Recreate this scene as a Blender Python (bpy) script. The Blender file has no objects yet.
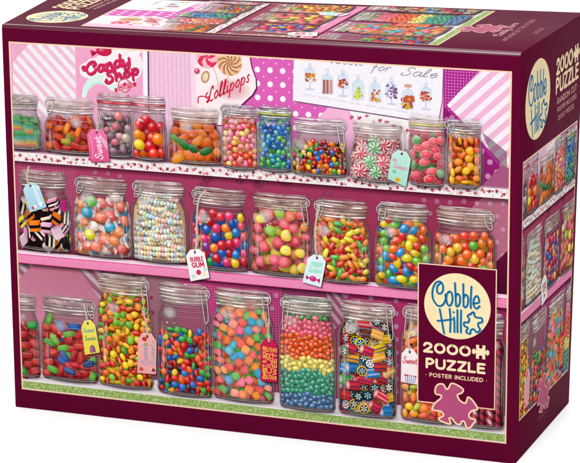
# A puzzle box on a white table. Lengths are millimetres on the box, metres in the scene.
import bpy, bmesh, math, random
import numpy as np
from mathutils import Vector, Matrix
from mathutils.geometry import tessellate_polygon

RND = random.Random(11)
U = RND.uniform
MM = 0.001
AW, AH = 343.0, 243.7            # the printed artwork on the front, with its cream border
INK = 0.71                       # reflectance of a full white ink/paper


def Q(px, py):
    """millimetres on the artwork for a point of its 580 x 463 layout sketch"""
    a, b, c, d, e, f, g, h = (0.732938, -0.0281361, -5.10033, 0.0790696, -0.701769, 271.398, 0.000159485, -0.000113712)
    w = g * px + h * py + 1
    return ((a * px + b * py + c) / w, (d * px + e * py + f) / w)


# ------------------------------------------------------------------ colours
def lin(v):
    v = v / 255.0
    return v / 12.92 if v <= 0.04045 else ((v + 0.055) / 1.055) ** 2.4


def H(h, a=1.0):
    h = h.lstrip('#')
    return np.array([lin(int(h[i:i + 2], 16)) * INK for i in (0, 2, 4)] + [a])


def A(c, a):
    c = np.array(c, float)
    c[3] = a
    return c


def mul(c, m):
    c = np.array(c, float)
    c[:3] = np.clip(c[:3] * m, 0, 0.92)
    return c


def mix(a, b, t):
    return np.array(a) * (1 - t) + np.array(b) * t


WHITE = H('ffffff')
MAROON = '60092e'


# ------------------------------------------------------------------ the ink: flat faces with a colour per vertex
def clip_convex(pts, clip):
    """polygon (list of (x, y)) cut to a convex counter-clockwise polygon"""
    out = [tuple(p) for p in pts]
    n = len(clip)
    area = sum(clip[i][0] * clip[(i + 1) % n][1] - clip[(i + 1) % n][0] * clip[i][1] for i in range(n))
    if area < 0:
        clip = clip[::-1]
    for i in range(n):
        ax, ay = clip[i]
        bx, by = clip[(i + 1) % n]
        src, out = out, []
        for j in range(len(src)):
            p, q = src[j - 1], src[j]
            dp = (bx - ax) * (p[1] - ay) - (by - ay) * (p[0] - ax)
            dq = (bx - ax) * (q[1] - ay) - (by - ay) * (q[0] - ax)
            if (dp >= 0) != (dq >= 0):
                t = dp / (dp - dq)
                out.append((p[0] + (q[0] - p[0]) * t, p[1] + (q[1] - p[1]) * t))
            if dq >= 0:
                out.append(q)
        if len(out) < 3:
            return []
    return out


class Art:
    def __init__(self):
        self.prims = []

    def add(self, key, V, F, C):
        self.prims.append((key, np.asarray(V, float), F, np.asarray(C, float)))

    def poly(self, key, pts, col, convex=True, clip=None):
        if clip is not None:
            pts = clip_convex(pts, clip)
            if len(pts) < 3:
                return
        n = len(pts)
        col = np.asarray(col, float)
        C = np.tile(col, (n, 1)) if col.ndim == 1 else col
        if convex:
            F = [tuple(range(n))]
        else:
            F = [tuple(t) for t in tessellate_polygon([[Vector((p[0], p[1], 0)) for p in pts]])]
        self.add(key, pts, F, C)

    def grid(self, key, xs0, xs1, ys, cols):
        """rows of a ladder: left x, right x, y and (left, right) colours per row"""
        V, F, C = [], [], []
        for i, (a, b, y, c) in enumerate(zip(xs0, xs1, ys, cols)):
            V += [(a, y), (b, y)]
            C += [c[0], c[1]]
            if i:
                F.append((2 * i - 2, 2 * i - 1, 2 * i + 1, 2 * i))
        self.add(key, V, F, C)

    def stroke(self, key, pts, w, col, smooth=True, taper=0.0):
        if smooth and len(pts) > 2:
            pts = spline(pts)
        P = np.array(pts, float)
        d = np.gradient(P, axis=0)
        d /= np.maximum(np.linalg.norm(d, axis=1, keepdims=True), 1e-9)
        nrm = np.c_[-d[:, 1], d[:, 0]]
        n = len(P)
        t = np.linspace(0, 1, n)
        ww = (w / 2) * (1 - taper * np.abs(2 * t - 1) ** 2)
        L, Rr = P + nrm * ww[:, None], P - nrm * ww[:, None]
        V = [tuple(x) for x in L] + [tuple(x) for x in Rr]
        F = [(i, n + i, n + i + 1, i + 1) for i in range(n - 1)]
        for e, s in ((0, 1), (n - 1, -1)):
            a0 = math.atan2(nrm[e][1], nrm[e][0])
            ids = [e]
            for q in range(1, 5):
                a = a0 + s * math.pi * q / 5
                ids.append(len(V))
                V.append((P[e][0] + math.cos(a) * ww[e], P[e][1] + math.sin(a) * ww[e]))
            ids.append(n + e)
            F.append(tuple(ids))
        self.add(key, V, F, np.tile(col, (len(V), 1)))

    def ell(self, key, cx, cy, rx, ry, col, ang=0.0, seg=20, edge=None):
        c, s = math.cos(ang), math.sin(ang)
        V = [(cx, cy)] + [(cx + rx * math.cos(a) * c - ry * math.sin(a) * s, cy + rx * math.cos(a) * s + ry * math.sin(a) * c)
                          for a in (2 * math.pi * i / seg for i in range(seg))]
        F = [(0, 1 + i, 1 + (i + 1) % seg) for i in range(seg)]
        e = col if edge is None else edge
        self.add(key, V, F, [col] + [e] * seg)

    def soft(self, key, cx, cy, rx, ry, col, a, ang=0.0, seg=14):
        """a blot that fades out to its rim"""
        c, s = math.cos(ang), math.sin(ang)
        V, C = [(cx, cy)], [A(col, a)]
        F = []
        for r, k in ((0.55, 0.62), (1.0, 0.0)):
            for i in range(seg):
                t = 2 * math.pi * i / seg
                x, y = rx * r * math.cos(t), ry * r * math.sin(t)
                V.append((cx + x * c - y * s, cy + x * s + y * c))
                C.append(A(col, a * k))
        for i in range(seg):
            j = (i + 1) % seg
            F.append((0, 1 + i, 1 + j))
            F.append((1 + i, 1 + seg + i, 1 + seg + j, 1 + j))
        self.add(key, V, F, C)


def spline(pts, m=6):
    P = [np.array(p, float) for p in pts]
    closed = np.linalg.norm(P[0] - P[-1]) < 1e-6
    out = []
    n = len(P)
    for i in range(n - 1):
        p0 = P[i - 1] if i else (P[-2] if closed else P[0] * 2 - P[1])
        p3 = P[i + 2] if i + 2 < n else (P[1] if closed else P[-1] * 2 - P[-2])
        p1, p2 = P[i], P[i + 1]
        for k in range(m):
            t = k / m
            out.append(tuple(0.5 * (2 * p1 + (p2 - p0) * t + (2 * p0 - 5 * p1 + 4 * p2 - p3) * t * t + (3 * p1 - p0 - 3 * p2 + p3) * t ** 3)))
    out.append(tuple(P[-1]))
    return out


# ------------------------------------------------------------------ letters as pen strokes ('c' = curved)
GL = {
 'A': (.72, [[(0, 0), (.36, 1)], [(.36, 1), (.72, 0)], [(.14, .33), (.58, .33)]]),
 'B': (.58, [[(0, 0), (0, 1)], ['c', (0, 1), (.34, 1), (.5, .77), (.34, .54), (0, .54)], ['c', (0, .54), (.38, .54), (.58, .27), (.38, 0), (0, 0)]]),
 'C': (.66, [['c', (.66, .84), (.4, 1), (.08, .8), (.0, .5), (.08, .2), (.4, 0), (.66, .16)]]),
 'D': (.64, [[(0, 0), (0, 1)], ['c', (0, 1), (.34, .98), (.62, .72), (.62, .28), (.34, .02), (0, 0)]]),
 'E': (.5, [[(0, 0), (0, 1)], [(0, 1), (.5, 1)], [(0, .52), (.44, .52)], [(0, 0), (.5, 0)]]),
 'G': (.68, [['c', (.64, .84), (.4, 1), (.08, .8), (.0, .5), (.08, .2), (.4, 0), (.66, .2)], [(.66, .2), (.66, .46)], [(.42, .46), (.66, .46)]]),
 'I': (.0, [[(0, 0), (0, 1)]]),
 'H': (.6, [[(0, 0), (0, 1)], [(.6, 0), (.6, 1)], [(0, .5), (.6, .5)]]),
 'K': (.56, [[(0, 0), (0, 1)], [(.52, 1), (0, .42)], [(.2, .6), (.56, 0)]]),
 'L': (.46, [[(0, 1), (0, 0)], [(0, 0), (.46, 0)]]),
 'M': (.78, [[(0, 0), (.06, 1)], [(.06, 1), (.39, .25)], [(.39, .25), (.72, 1)], [(.72, 1), (.78, 0)]]),
 'N': (.62, [[(0, 0), (0, 1)], [(0, 1), (.62, 0)], [(.62, 0), (.62, 1)]]),
 'O': (.78, [['c', (.39, 1), (.08, .82), (0, .5), (.08, .18), (.39, 0), (.7, .18), (.78, .5), (.7, .82), (.39, 1)]]),
 'P': (.52, [[(0, 0), (0, 1)], ['c', (0, 1), (.32, 1), (.52, .74), (.32, .46), (0, .46)]]),
 'R': (.54, [[(0, 0), (0, 1)], ['c', (0, 1), (.32, 1), (.52, .74), (.32, .48), (0, .48)], [(.26, .48), (.54, 0)]]),
 'S': (.5, [['c', (.48, .84), (.26, 1), (.03, .82), (.12, .56), (.4, .44), (.48, .18), (.24, 0), (0, .16)]]),
 'T': (.6, [[(0, 1), (.6, 1)], [(.3, 1), (.3, 0)]]),
 'U': (.62, [['c', (0, 1), (0, .36), (.1, .06), (.31, 0), (.52, .06), (.62, .36), (.62, 1)]]),
 'W': (.9, [[(0, 1), (.22, 0)], [(.22, 0), (.45, .8)], [(.45, .8), (.68, 0)], [(.68, 0), (.9, 1)]]),
 'Y': (.6, [[(0, 1), (.3, .5)], [(.6, 1), (.3, .5)], [(.3, .5), (.3, 0)]]),
 'Z': (.58, [[(0, 1), (.58, 1)], [(.58, 1), (0, 0)], [(0, 0), (.58, 0)]]),
 '2': (.56, [['c', (.02, .74), (.12, .96), (.36, .98), (.52, .78), (.44, .5), (.02, 0)], [(.02, 0), (.58, 0)]]),
 '0': (.66, [['c', (.33, 1), (.08, .84), (0, .5), (.08, .16), (.33, 0), (.58, .16), (.66, .5), (.58, .84), (.33, 1)]]),
 '&': (.62, [['c', (.62, 0), (.1, .72), (.25, 1), (.4, .75), (.05, .35), (.2, 0), (.6, .4)]]),
 '.': (.0, [[(0, .42), (.01, .42)]]),
 ' ': (.24, []),
 'a': (.52, [['c', (.42, .5), (.2, .55), (.03, .28), (.15, .02), (.35, .12), (.45, .5)], ['c', (.45, .5), (.43, .1), (.52, .02), (.6, .1)]]),
 'n': (.48, [['c', (.03, .5), (.07, .3), (.06, .0)], ['c', (.06, .25), (.2, .52), (.36, .48), (.37, .1), (.46, .02), (.54, .1)]]),
 'd': (.54, [['c', (.42, .5), (.2, .55), (.03, .28), (.15, .02), (.35, .12), (.45, .5)], ['c', (.48, 1), (.44, .5), (.43, .1), (.52, .02), (.6, .1)]]),
 'y': (.48, [['c', (.03, .5), (.05, .15), (.22, .03), (.42, .2)], ['c', (.45, .52), (.42, 0), (.3, -.38), (.1, -.35), (.1, -.2)]]),
 'h': (.48, [['c', (.07, 1), (.05, .5), (.05, 0)], ['c', (.05, .25), (.2, .52), (.36, .45), (.36, .1), (.45, .02), (.53, .1)]]),
 'o': (.46, [['c', (.25, .53), (.05, .3), (.2, .02), (.42, .22), (.36, .46), (.25, .53)]]),
 'p': (.48, [['c', (.06, .52), (.05, .1), (.05, -.4)], ['c', (.05, .2), (.2, .52), (.43, .35), (.3, .03), (.06, .08)]]),
 'l': (.3, [['c', (.02, .1), (.22, .75), (.18, 1), (.08, .85), (.08, .1), (.2, .02), (.3, .12)]]),
 'i': (.24, [['c', (.06, .5), (.06, .08), (.14, .02), (.24, .12)], [(.08, .74), (.09, .74)]]),
 's': (.36, [['c', (.03, .1), (.22, .03), (.28, .2), (.14, .35), (.2, .52), (.32, .45)]]),
 'f': (.34, [['c', (.38, .88), (.24, 1), (.13, .6), (.12, -.35)], [(0, .45), (.3, .5)]]),
 'r': (.34, [['c', (.04, .5), (.06, .3), (.06, 0)], ['c', (.06, .25), (.18, .5), (.34, .48)]]),
 'e': (.44, [['c', (.05, .27), (.38, .3), (.28, .53), (.06, .35), (.12, .05), (.3, .02), (.44, .15)]]),
 'w': (.58, [['c', (.02, .5), (.1, .03), (.25, .1), (.3, .45)], ['c', (.3, .45), (.34, .05), (.5, .08), (.56, .52)]]),
 't': (.3, [['c', (.12, .8), (.1, .1), (.2, .02), (.3, .1)], [(0, .5), (.28, .5)]]),
 'b': (.48, [['c', (.07, 1), (.05, .5), (.05, .05)], ['c', (.05, .2), (.22, .53), (.42, .3), (.28, .02), (.06, .08)]]),
 '(C': (.72, [['c', (.55, .62), (.7, .72), (.66, .94), (.42, 1), (.14, .75), (.06, .35), (.25, .0), (.55, .08), (.7, .3)], ['c', (.06, .45), (-.14, .5), (-.2, .7), (-.08, .78)]]),
 '(S': (.56, [['c', (.58, .8), (.5, .98), (.25, .95), (.2, .7), (.42, .48), (.46, .15), (.2, -.02), (.0, .12), (.06, .32)]]),
 '(L': (.6, [['c', (.52, .8), (.46, 1), (.3, .85), (.2, .2), (.05, .02), (-.04, .12), (.2, .16), (.4, .0), (.62, .06)], ['c', (.2, .4), (-.1, .35), (-.22, .6), (-.05, .72)]]),
}


def text(art, key, s, p0, p1, h, w, col, up=None, gap=.18, slant=0.0, mapf=None, caps=False):
    """s written from p0 to p1 (baseline), letters h tall, pen width w"""
    toks, i = [], 0
    while i < len(s):
        if s[i] == '(':
            toks.append(s[i:i + 2]); i += 2
        else:
            toks.append(s[i]); i += 1
    total = sum(GL[t][0] + gap for t in toks) - gap
    d = np.array(p1, float) - np.array(p0, float)
    if up is None:
        up = np.array([-d[1], d[0]]) / np.linalg.norm(d)
    up = np.array(up, float) * h
    x = 0.0
    for t in toks:
        gw, strokes = GL[t]
        for st in strokes:
            sm = st[0] == 'c'
            pts = st[1:] if sm else st
            q = [np.array(p0) + d * ((x + a + slant * b) / total) + up * b for a, b in pts]
            if mapf:
                q = [mapf(*v) for v in q]
            art.stroke(key, [tuple(v) for v in q], w, col, smooth=sm)
        x += gw + gap


# ------------------------------------------------------------------ sweets of the printed picture
def ring_template(rings, seg):
    u = [(0.0, 0.0)]
    for r in rings:
        u += [(r * math.cos(2 * math.pi * i / seg), r * math.sin(2 * math.pi * i / seg)) for i in range(seg)]
    F = [(0, 1 + i, 1 + (i + 1) % seg) for i in range(seg)]
    for k in range(len(rings) - 1):
        a, b = 1 + k * seg, 1 + (k + 1) * seg
        F += [(a + i, b + i, b + (i + 1) % seg, a + (i + 1) % seg) for i in range(seg)]
    return np.array(u), F


T3 = ring_template((.36, .62, .84, 1.0), 14)
T2 = ring_template((.5, .85, 1.0), 12)
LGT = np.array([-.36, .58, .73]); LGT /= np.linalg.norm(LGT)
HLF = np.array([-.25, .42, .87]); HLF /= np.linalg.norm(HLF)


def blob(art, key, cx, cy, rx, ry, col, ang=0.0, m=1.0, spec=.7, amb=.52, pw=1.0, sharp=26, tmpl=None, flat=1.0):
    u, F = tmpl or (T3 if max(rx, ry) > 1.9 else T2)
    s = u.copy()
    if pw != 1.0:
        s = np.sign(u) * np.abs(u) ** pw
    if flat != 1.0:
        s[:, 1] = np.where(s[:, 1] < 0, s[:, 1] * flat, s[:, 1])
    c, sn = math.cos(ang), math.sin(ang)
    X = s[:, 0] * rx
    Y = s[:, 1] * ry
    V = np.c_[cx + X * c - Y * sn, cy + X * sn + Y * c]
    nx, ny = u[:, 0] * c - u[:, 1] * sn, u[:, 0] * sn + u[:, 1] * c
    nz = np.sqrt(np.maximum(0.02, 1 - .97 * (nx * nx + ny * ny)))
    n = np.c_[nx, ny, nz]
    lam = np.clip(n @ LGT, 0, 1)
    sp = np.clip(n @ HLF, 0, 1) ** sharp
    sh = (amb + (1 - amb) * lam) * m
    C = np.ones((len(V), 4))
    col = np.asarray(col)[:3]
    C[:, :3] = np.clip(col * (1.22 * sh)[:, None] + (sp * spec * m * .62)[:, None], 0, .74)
    art.add(key, V, F, C)


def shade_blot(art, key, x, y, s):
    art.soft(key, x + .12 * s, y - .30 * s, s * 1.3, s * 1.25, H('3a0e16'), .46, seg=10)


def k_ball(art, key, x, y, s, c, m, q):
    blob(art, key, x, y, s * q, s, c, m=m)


def k_bean(art, key, x, y, s, c, m, q):
    a = U(-.5, 3.6)
    f = 1 - (1 - q) * abs(math.cos(a))
    blob(art, key, x, y, s * 1.28 * f, s * .86, c, ang=a, m=m, spec=.6, sharp=18)


def k_lentil(art, key, x, y, s, c, m, q):
    a = U(0, 3.14) if q > .8 else 1.57
    f = U(.86, 1.0) if U(0, 1) < .5 else U(.4, .7)
    rx, ry = s * 1.12 * (q if f > .8 else 1), s * f
    ca, sa = math.cos(a), math.sin(a)
    o = (1 - f) * .45 * s
    blob(art, key, x + sa * o * .5, y - abs(ca) * o * .5 - .1 * s, rx, ry, mul(c, .66), ang=a, m=m, spec=.05, amb=.55)
    blob(art, key, x, y, rx * .97, ry * .9, c, ang=a, m=m * 1.03, spec=.18, amb=.72, sharp=5)


def k_dome(art, key, x, y, s, c, m, q):
    a = U(-.6, .6) + (1.57 if U(0, 1) < .4 else 0)
    c = mix(c, H('f8e0d0'), U(.0, .10))
    blob(art, key, x, y, s * 1.02 * q, s * 1.1, c, ang=a, m=m, spec=.16, amb=.58, pw=.86, sharp=6, flat=.62)
    art.soft(key, x, y + .25 * s, s * .6 * q, s * .45, mix(c, WHITE, .5), .35 * m)
    for _ in range(16):
        t, r = U(0, 6.28), U(0, .75) * s
        art.ell(key, x + r * math.cos(t) * q, y + r * math.sin(t), U(.12, .22), U(.12, .2), A(WHITE, U(.15, .5)), seg=5)


def k_caps(art, key, x, y, s, c, m, q):
    a = U(-1.2, 1.9)
    f = 1 - (1 - q) * abs(math.cos(a))
    blob(art, key, x, y, s * 1.55 * f, s * .68, c, ang=a, m=m, spec=.35, amb=.5, pw=.72, sharp=8)


def k_gel(art, key, x, y, s, c, m, q):
    a = RND.choice((0, .25, -.35, 1.2, -.9))
    f = 1 - (1 - q) * abs(math.cos(a))
    blob(art, key, x, y, s * 1.55 * f, s * .74, c, ang=a, m=m * .72, spec=.12, amb=.55, pw=.62, sharp=5)
    ca, sa = math.cos(a), math.sin(a)
    art.soft(key, x, y - .15 * s, s * 1.1 * f, s * .4, mul(c, 1.7), .6 * m, ang=a)
    for o in RND.sample((-.36, .02, .4), 1):
        p = [(x + (t * s * 1.25 * f) * ca - o * s * sa, y + (t * s * 1.25 * f) * sa + o * s * ca) for t in (-1, -.2, .5, 1)]
        art.stroke(key, p, s * .12, A(mix(c, WHITE, .6), U(.1, .4) * m), taper=.8)


def k_cube(art, key, x, y, s, c, m, q):
    a = U(0, 1.57)
    c = mix(c, H('f6dcd4'), U(.0, .16))
    blob(art, key, x, y, s * 1.0 * q, s * .98, mul(c, .92), ang=a, m=m, spec=.0, amb=.68, pw=.62)
    ca, sa = math.cos(a), math.sin(a)
    ox, oy = U(-.1, .1) * s, U(.08, .2) * s
    fc = [(-.62, -.5), (.5, -.58), (.6, .5), (-.5, .6)]
    pts = [(x + ox + (u * ca - v * sa) * s * q, y + oy + (u * sa + v * ca) * s) for u, v in fc]
    art.poly(key, pts, [mul(c, m * U(1.08, 1.24)) for _ in pts])
    for _ in range(12):
        t, rr = U(0, 6.28), U(0, .85) * s
        art.ell(key, x + rr * math.cos(t) * q, y + rr * math.sin(t), .16, .16, A(WHITE, U(.15, .5) * m), seg=5)


def k_stone(art, key, x, y, s, c, m, q):
    blob(art, key, x, y, s * U(.95, 1.15) * q, s * U(.75, .95), c, ang=U(-.5, .5), m=m, spec=.25, amb=.45, sharp=10)
    if U(0, 1) < .5:
        art.stroke(key, [(x - s * .6 * q, y + U(-.3, .4) * s), (x, y + U(-.2, .4) * s), (x + s * .6 * q, y + U(-.3, .3) * s)], .28, A(mul(c, 1.8), .5))


def k_slice(art, key, x, y, s, c, m, q):
    a = U(-.9, .9)
    blob(art, key, x, y, s * 1.5 * q, s * .9, mul(c, .8), ang=a, m=m, spec=.1, amb=.6, pw=.8, sharp=4)
    ca, sa = math.cos(a), math.sin(a)
    p = [(x + t * s * 1.3 * q * ca - o * s * sa, y + t * s * 1.3 * q * sa + o * s * ca) for t, o in ((-1, .25), (-.5, .6), (.3, .66), (1, .25))]
    art.stroke(key, p, s * .3, A(mix(c, WHITE, .4), .35 * m), taper=.7)
    art.soft(key, x, y - .2 * s, s * .9 * q, s * .4, mul(c, 1.5), .5, ang=a)


def k_gumdisc(art, key, x, y, s, c, m, q):
    a = U(-.6, .6)
    blob(art, key, x, y, s * 1.2 * q, s * .88, mix(c, WHITE, .22), ang=a, m=m, spec=.1, amb=.6, sharp=6)
    blob(art, key, x + .1 * s, y - .06 * s, s * .98 * q, s * .68, c, ang=a, m=m, spec=.16, amb=.62, sharp=8)


def k_mint(art, key, x, y, s, c, m, q):
    for t0 in (U(0, 1.5), U(3, 4.6)):            # the twisted ends of the wrapper
        for j in range(4):
            t = t0 + j * .22
            art.poly(key, [(x + .8 * s * math.cos(t) * q, y + .8 * s * math.sin(t)), (x + 1.55 * s * math.cos(t - .12) * q, y + 1.55 * s * math.sin(t - .12)),
                           (x + 1.5 * s * math.cos(t + .12) * q, y + 1.5 * s * math.sin(t + .12))], A(H('f6dfe4' if j % 2 else 'd8a8b4'), .5 * m))
    n, V, F, C = 24, [(x, y)], [], [mul(c, m)]
    rings = (.35, .7, 1.0)
    off = U(0, 6)
    for r in rings:
        for i in range(n * 2):
            t = off + math.pi * i / n + r * .55
            V.append((x + s * 1.08 * r * math.cos(t) * q, y + s * 1.08 * r * math.sin(t)))
            on = (i // 3) % 2
            L = (.62 + .5 * max(0, (-.3 * math.cos(t) + .8 * math.sin(t)) * r * .6 + .45)) * m
            C.append(mul(c if on else mix(H('f6e6e6'), c, .12 if r > .6 else .5), L))
    N = 2 * n
    F += [(0, 1 + i, 1 + (i + 1) % N) for i in range(N)]
    for k in range(2):
        a, b = 1 + k * N, 1 + (k + 1) * N
        F += [(a + i, b + i, b + (i + 1) % N, a + (i + 1) % N) for i in range(N)]
    art.add(key, V, F, C)
    art.soft(key, x - .3 * s * q, y + .35 * s, .5 * s, .3 * s, WHITE, .7 * m)


def k_wrapped(art, key, x, y, s, c, m, q):
    for t0 in (U(-.6, .6), math.pi + U(-.6, .6)):
        for j in range(5):
            t = t0 + (j - 2) * .2
            wcol = H(RND.choice(('fdf3f0', 'e9cfd0', 'cfa9ad', 'f7e4dc')))
            art.poly(key, [(x + .75 * s * math.cos(t0) * q, y + .75 * s * math.sin(t0)), (x + U(1.5, 1.9) * s * math.cos(t - .13) * q, y + U(1.5, 1.9) * s * math.sin(t - .13)),
                           (x + U(1.5, 1.8) * s * math.cos(t + .13) * q, y + U(1.5, 1.8) * s * math.sin(t + .13))], A(mul(wcol, m), .8))
    blob(art, key, x, y, s * 1.14 * q, s * .9, c, ang=U(-.5, .5), m=m, spec=.4, amb=.5, sharp=10)
    for _ in range(3):
        t, r = U(0, 6.28), U(.2, .6) * s
        px, py = x + r * math.cos(t) * q, y + r * math.sin(t)
        art.poly(key, [(px - U(.2, .5) * s, py), (px + U(.1, .4) * s, py + U(.15, .4) * s), (px + U(.2, .5) * s, py + U(-.1, .1) * s)], A(H('fff4ee'), U(.2, .55) * m))


SORTS = [('1c1216', 'f3d6c6', '1c1216'), ('f39ac0', '1c1216', 'f6e6dc', '1c1216', 'f39ac0'), ('ec7a1d', '1c1216', 'ec7a1d'), ('f2e4cf', '1c1216', 'f2e4cf', '1c1216'),
         ('f4d422', '1c1216', 'f4d422'), ('b62a7a',), ('f0b8cf', '1c1216', 'f0b8cf'), ('1c1216',), ('8a5a34', 'f6e6dc', '1c1216'), ('f1c9da', ), ('f3e3d3', )]


def k_sort(art, key, x, y, s, c, m, q):
    a = U(-.8, .8) + RND.choice((0, 1.57))
    ca, sa = math.cos(a), math.sin(a)
    P = lambda u, v: (x + (u * ca - v * sa) * s * q, y + (u * sa + v * ca) * s)
    st = RND.choice(SORTS)
    n = len(st)
    for i, h in enumerate(st):
        v0, v1 = -1 + 1.6 * i / n, -1 + 1.6 * (i + 1) / n
        cc = mul(H(h), m * U(.85, 1.05))
        art.poly(key, [P(-1, v0), P(.75, v0), P(.75, v1), P(-1, v1)], [cc, mul(cc, .85), mul(cc, .95), mul(cc, 1.12)])
        art.poly(key, [P(.75, v0), P(1.15, v0 + .3), P(1.15, v1 + .3), P(.75, v1)], mul(cc, .6))
    cc = mul(H(st[-1]), m * 1.1)
    art.poly(key, [P(-1, .6), P(.75, .6), P(1.15, .9), P(-.6, .9)], cc)


def k_rock(art, key, x, y, s, c, m, q):
    kind = U(0, .9)
    a = U(-.5, .5)
    ca, sa = math.cos(a), math.sin(a)
    P = lambda u, v: (x + (u * ca - v * sa) * s * q, y + (u * sa + v * ca) * s)
    if kind < .5:                                   # lying cylinder with stripes along it
        ln = U(1.0, 1.35)
        n = 9
        st = mix(c, RND.choice((H('1c2a6a'), mix(c, WHITE, .4), mul(c, .5), mul(c, .5))), .8)
        for i in range(n):
            t0, t1 = math.pi * i / n, math.pi * (i + 1) / n
            v0, v1 = -.82 * math.cos(t0), -.82 * math.cos(t1)
            L = (.45 + .75 * max(0, math.sin((t0 + t1) / 2 - .2))) * m
            cc = mul(c if i % 3 else st, L)
            art.poly(key, [P(-ln, v0), P(ln, v0), P(ln, v1), P(-ln, v1)], [cc, mul(cc, .8), mul(cc, .85), cc])
        if U(0, 1) < .6:
            e = P(-ln, 0)
            art.ell(key, e[0], e[1], .42 * s, .82 * s, mul(H('f3e6da'), m), ang=a, edge=mul(c, m * .9))
    else:                                           # cut end facing out, with its flower
        rim = c if U(0, 1) < .75 else H('16323a')
        blob(art, key, x, y, s * q, s * .95, rim, m=m, spec=.25, amb=.6)
        core = H('f4ece2') if U(0, 1) < .18 else H('173a44')
        art.ell(key, x, y, .76 * s * q, .74 * s, mul(core, m))
        pet = H(RND.choice(('f6f2ea', '9fd0e6', 'f3d8e0'))) if core[0] < .3 else H(RND.choice(('c0222f', '1d4c9a', '7a1c2c')))
        for i in range(6):
            t = i * math.pi / 3 + a
            art.ell(key, x + .42 * s * q * math.cos(t), y + .42 * s * math.sin(t), .22 * s, .12 * s, mul(pet, m), ang=t, seg=7)
        art.ell(key, x, y, .13 * s, .13 * s, mul(H('f2d84a'), m), seg=7)


KIND = dict(ball=k_ball, bean=k_bean, lentil=k_lentil, dome=k_dome, caps=k_caps, gel=k_gel, cube=k_cube, stone=k_stone, slice=k_slice,
            gumdisc=k_gumdisc, mint=k_mint, wrapped=k_wrapped, sort=k_sort, rock=k_rock)


# ------------------------------------------------------------------ a jar of the printed picture
class Jar:
    def __init__(self, key, box, lh, neck=.90, lid=.95, sh=.13):
        self.key = key
        self.x0, self.x1, self.y0, self.y1, self.yf = box
        self.cx, self.W = (self.x0 + self.x1) / 2, (self.x1 - self.x0) / 2
        self.lh, self.neck, self.lidw = lh * U(.74, .82), neck, lid
        self.avg = None
        self.sh = sh * self.W * 2
        self.ys = self.y1 - self.lh * 1.12 - self.sh

    def hw(self, y):
        d = y - self.y0
        r = 5.2
        w = self.W
        if d < r:
            return w - (r - math.sqrt(max(0, r * r - (r - d) ** 2))) * .8
        if y > self.ys:
            w *= .96
            t = min(1, (y - self.ys) / self.sh)
            t = t * t * (3 - 2 * t)
            return w * (1 - (1 - self.neck) * t)
        t = (y - self.y0) / max(1, self.ys - self.y0)
        return w * (1 - .04 * abs(2 * t - 1) ** 2.4)

    def outline(self, inset=0.0, ya=None, yb=None, n=22):
        ya = self.y0 if ya is None else ya
        yb = self.y1 - self.lh if yb is None else yb
        ys = [ya, ya + .4, ya + 1.0, ya + 2.0, ya + 3.4] + list(np.linspace(ya + 5.2, yb, n))
        return ys, [max(.5, self.hw(y) - inset) for y in ys]


def jar_back(art, J, tint, a):
    ys, hw = J.outline()
    L, Rr = A(mul(tint, .8), a), A(mul(tint, .55), a)
    mid = A(tint, a * .75)
    k = [w * .62 for w in hw]
    cx = J.cx
    art.grid(J.key, [cx - w for w in hw], [cx - w for w in k], ys, [(L, mid)] * len(ys))
    art.grid(J.key, [cx - w for w in k], [cx + w for w in k], ys, [(mid, mid)] * len(ys))
    art.grid(J.key, [cx + w for w in k], [cx + w for w in hw], ys, [(mid, Rr)] * len(ys))


def jar_fill(art, J, kind, s, cols, bed=None, dens=1.5, pick=None, top=None, weights=None, back=.66):
    yf = J.yf
    cols = [H(c) if isinstance(c, str) else c for c in cols]
    if bed is None:
        bed = mul(sum(cols) / len(cols), .42)
    bed = A(bed, 1)
    ys, hw = J.outline(1.2, J.y0 + 1.4, max(J.y0 + 6, yf - s * .9))
    art.grid(J.key, [J.cx - w for w in hw], [J.cx + w for w in hw], ys, [(mul(bed, .8), mul(bed, .7))] * len(ys))
    J.avg = np.array(sum(c * (w if weights else 1) for c, w in zip(cols, weights or [1] * len(cols))) / sum(weights or [1] * len(cols)))
    draw = KIND[kind]

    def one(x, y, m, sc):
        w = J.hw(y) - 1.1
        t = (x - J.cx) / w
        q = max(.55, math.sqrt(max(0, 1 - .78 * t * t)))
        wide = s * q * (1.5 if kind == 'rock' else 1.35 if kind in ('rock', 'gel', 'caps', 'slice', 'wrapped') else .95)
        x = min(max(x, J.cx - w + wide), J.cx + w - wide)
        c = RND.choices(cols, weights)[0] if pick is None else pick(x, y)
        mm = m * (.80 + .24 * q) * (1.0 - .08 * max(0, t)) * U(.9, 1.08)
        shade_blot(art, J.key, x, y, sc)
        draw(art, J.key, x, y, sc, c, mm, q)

    yb = J.y0 + 1.6 + s * .85
    y = yb
    r = 0
    while y < yf - s * .2:
        w = J.hw(y) - 1.1 - s * .7
        n = max(1, int(2 * w / (s * 1.5)))
        for i in range(n + 1):
            one(J.cx - w + 2 * w * (i + (.25 if r % 2 else -.15)) / n + U(-.3, .3) * s, y + U(-.3, .3) * s, back * U(.8, 1.15), s)
        y += s * 1.3
        r += 1
    pts = []
    area = 2 * J.W * (yf - yb)
    trials = int(area / (s * s) * 3.2 * dens)
    for _ in range(trials):
        yy = U(yb, yf + U(-.2, .35) * s)
        w = J.hw(yy) - 1.1 - s * .55
        xx = J.cx + math.sin(U(-1.45, 1.45)) * w
        if all((xx - a) ** 2 + (yy - b) ** 2 > (1.52 * s) ** 2 for a, b in pts):
            pts.append((xx, yy))
    pts.sort(key=lambda p: p[1] * .35 + U(0, s * 3))
    for xx, yy in pts:
        one(xx, yy, U(.86, 1.04), s * U(.93, 1.06))


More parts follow.
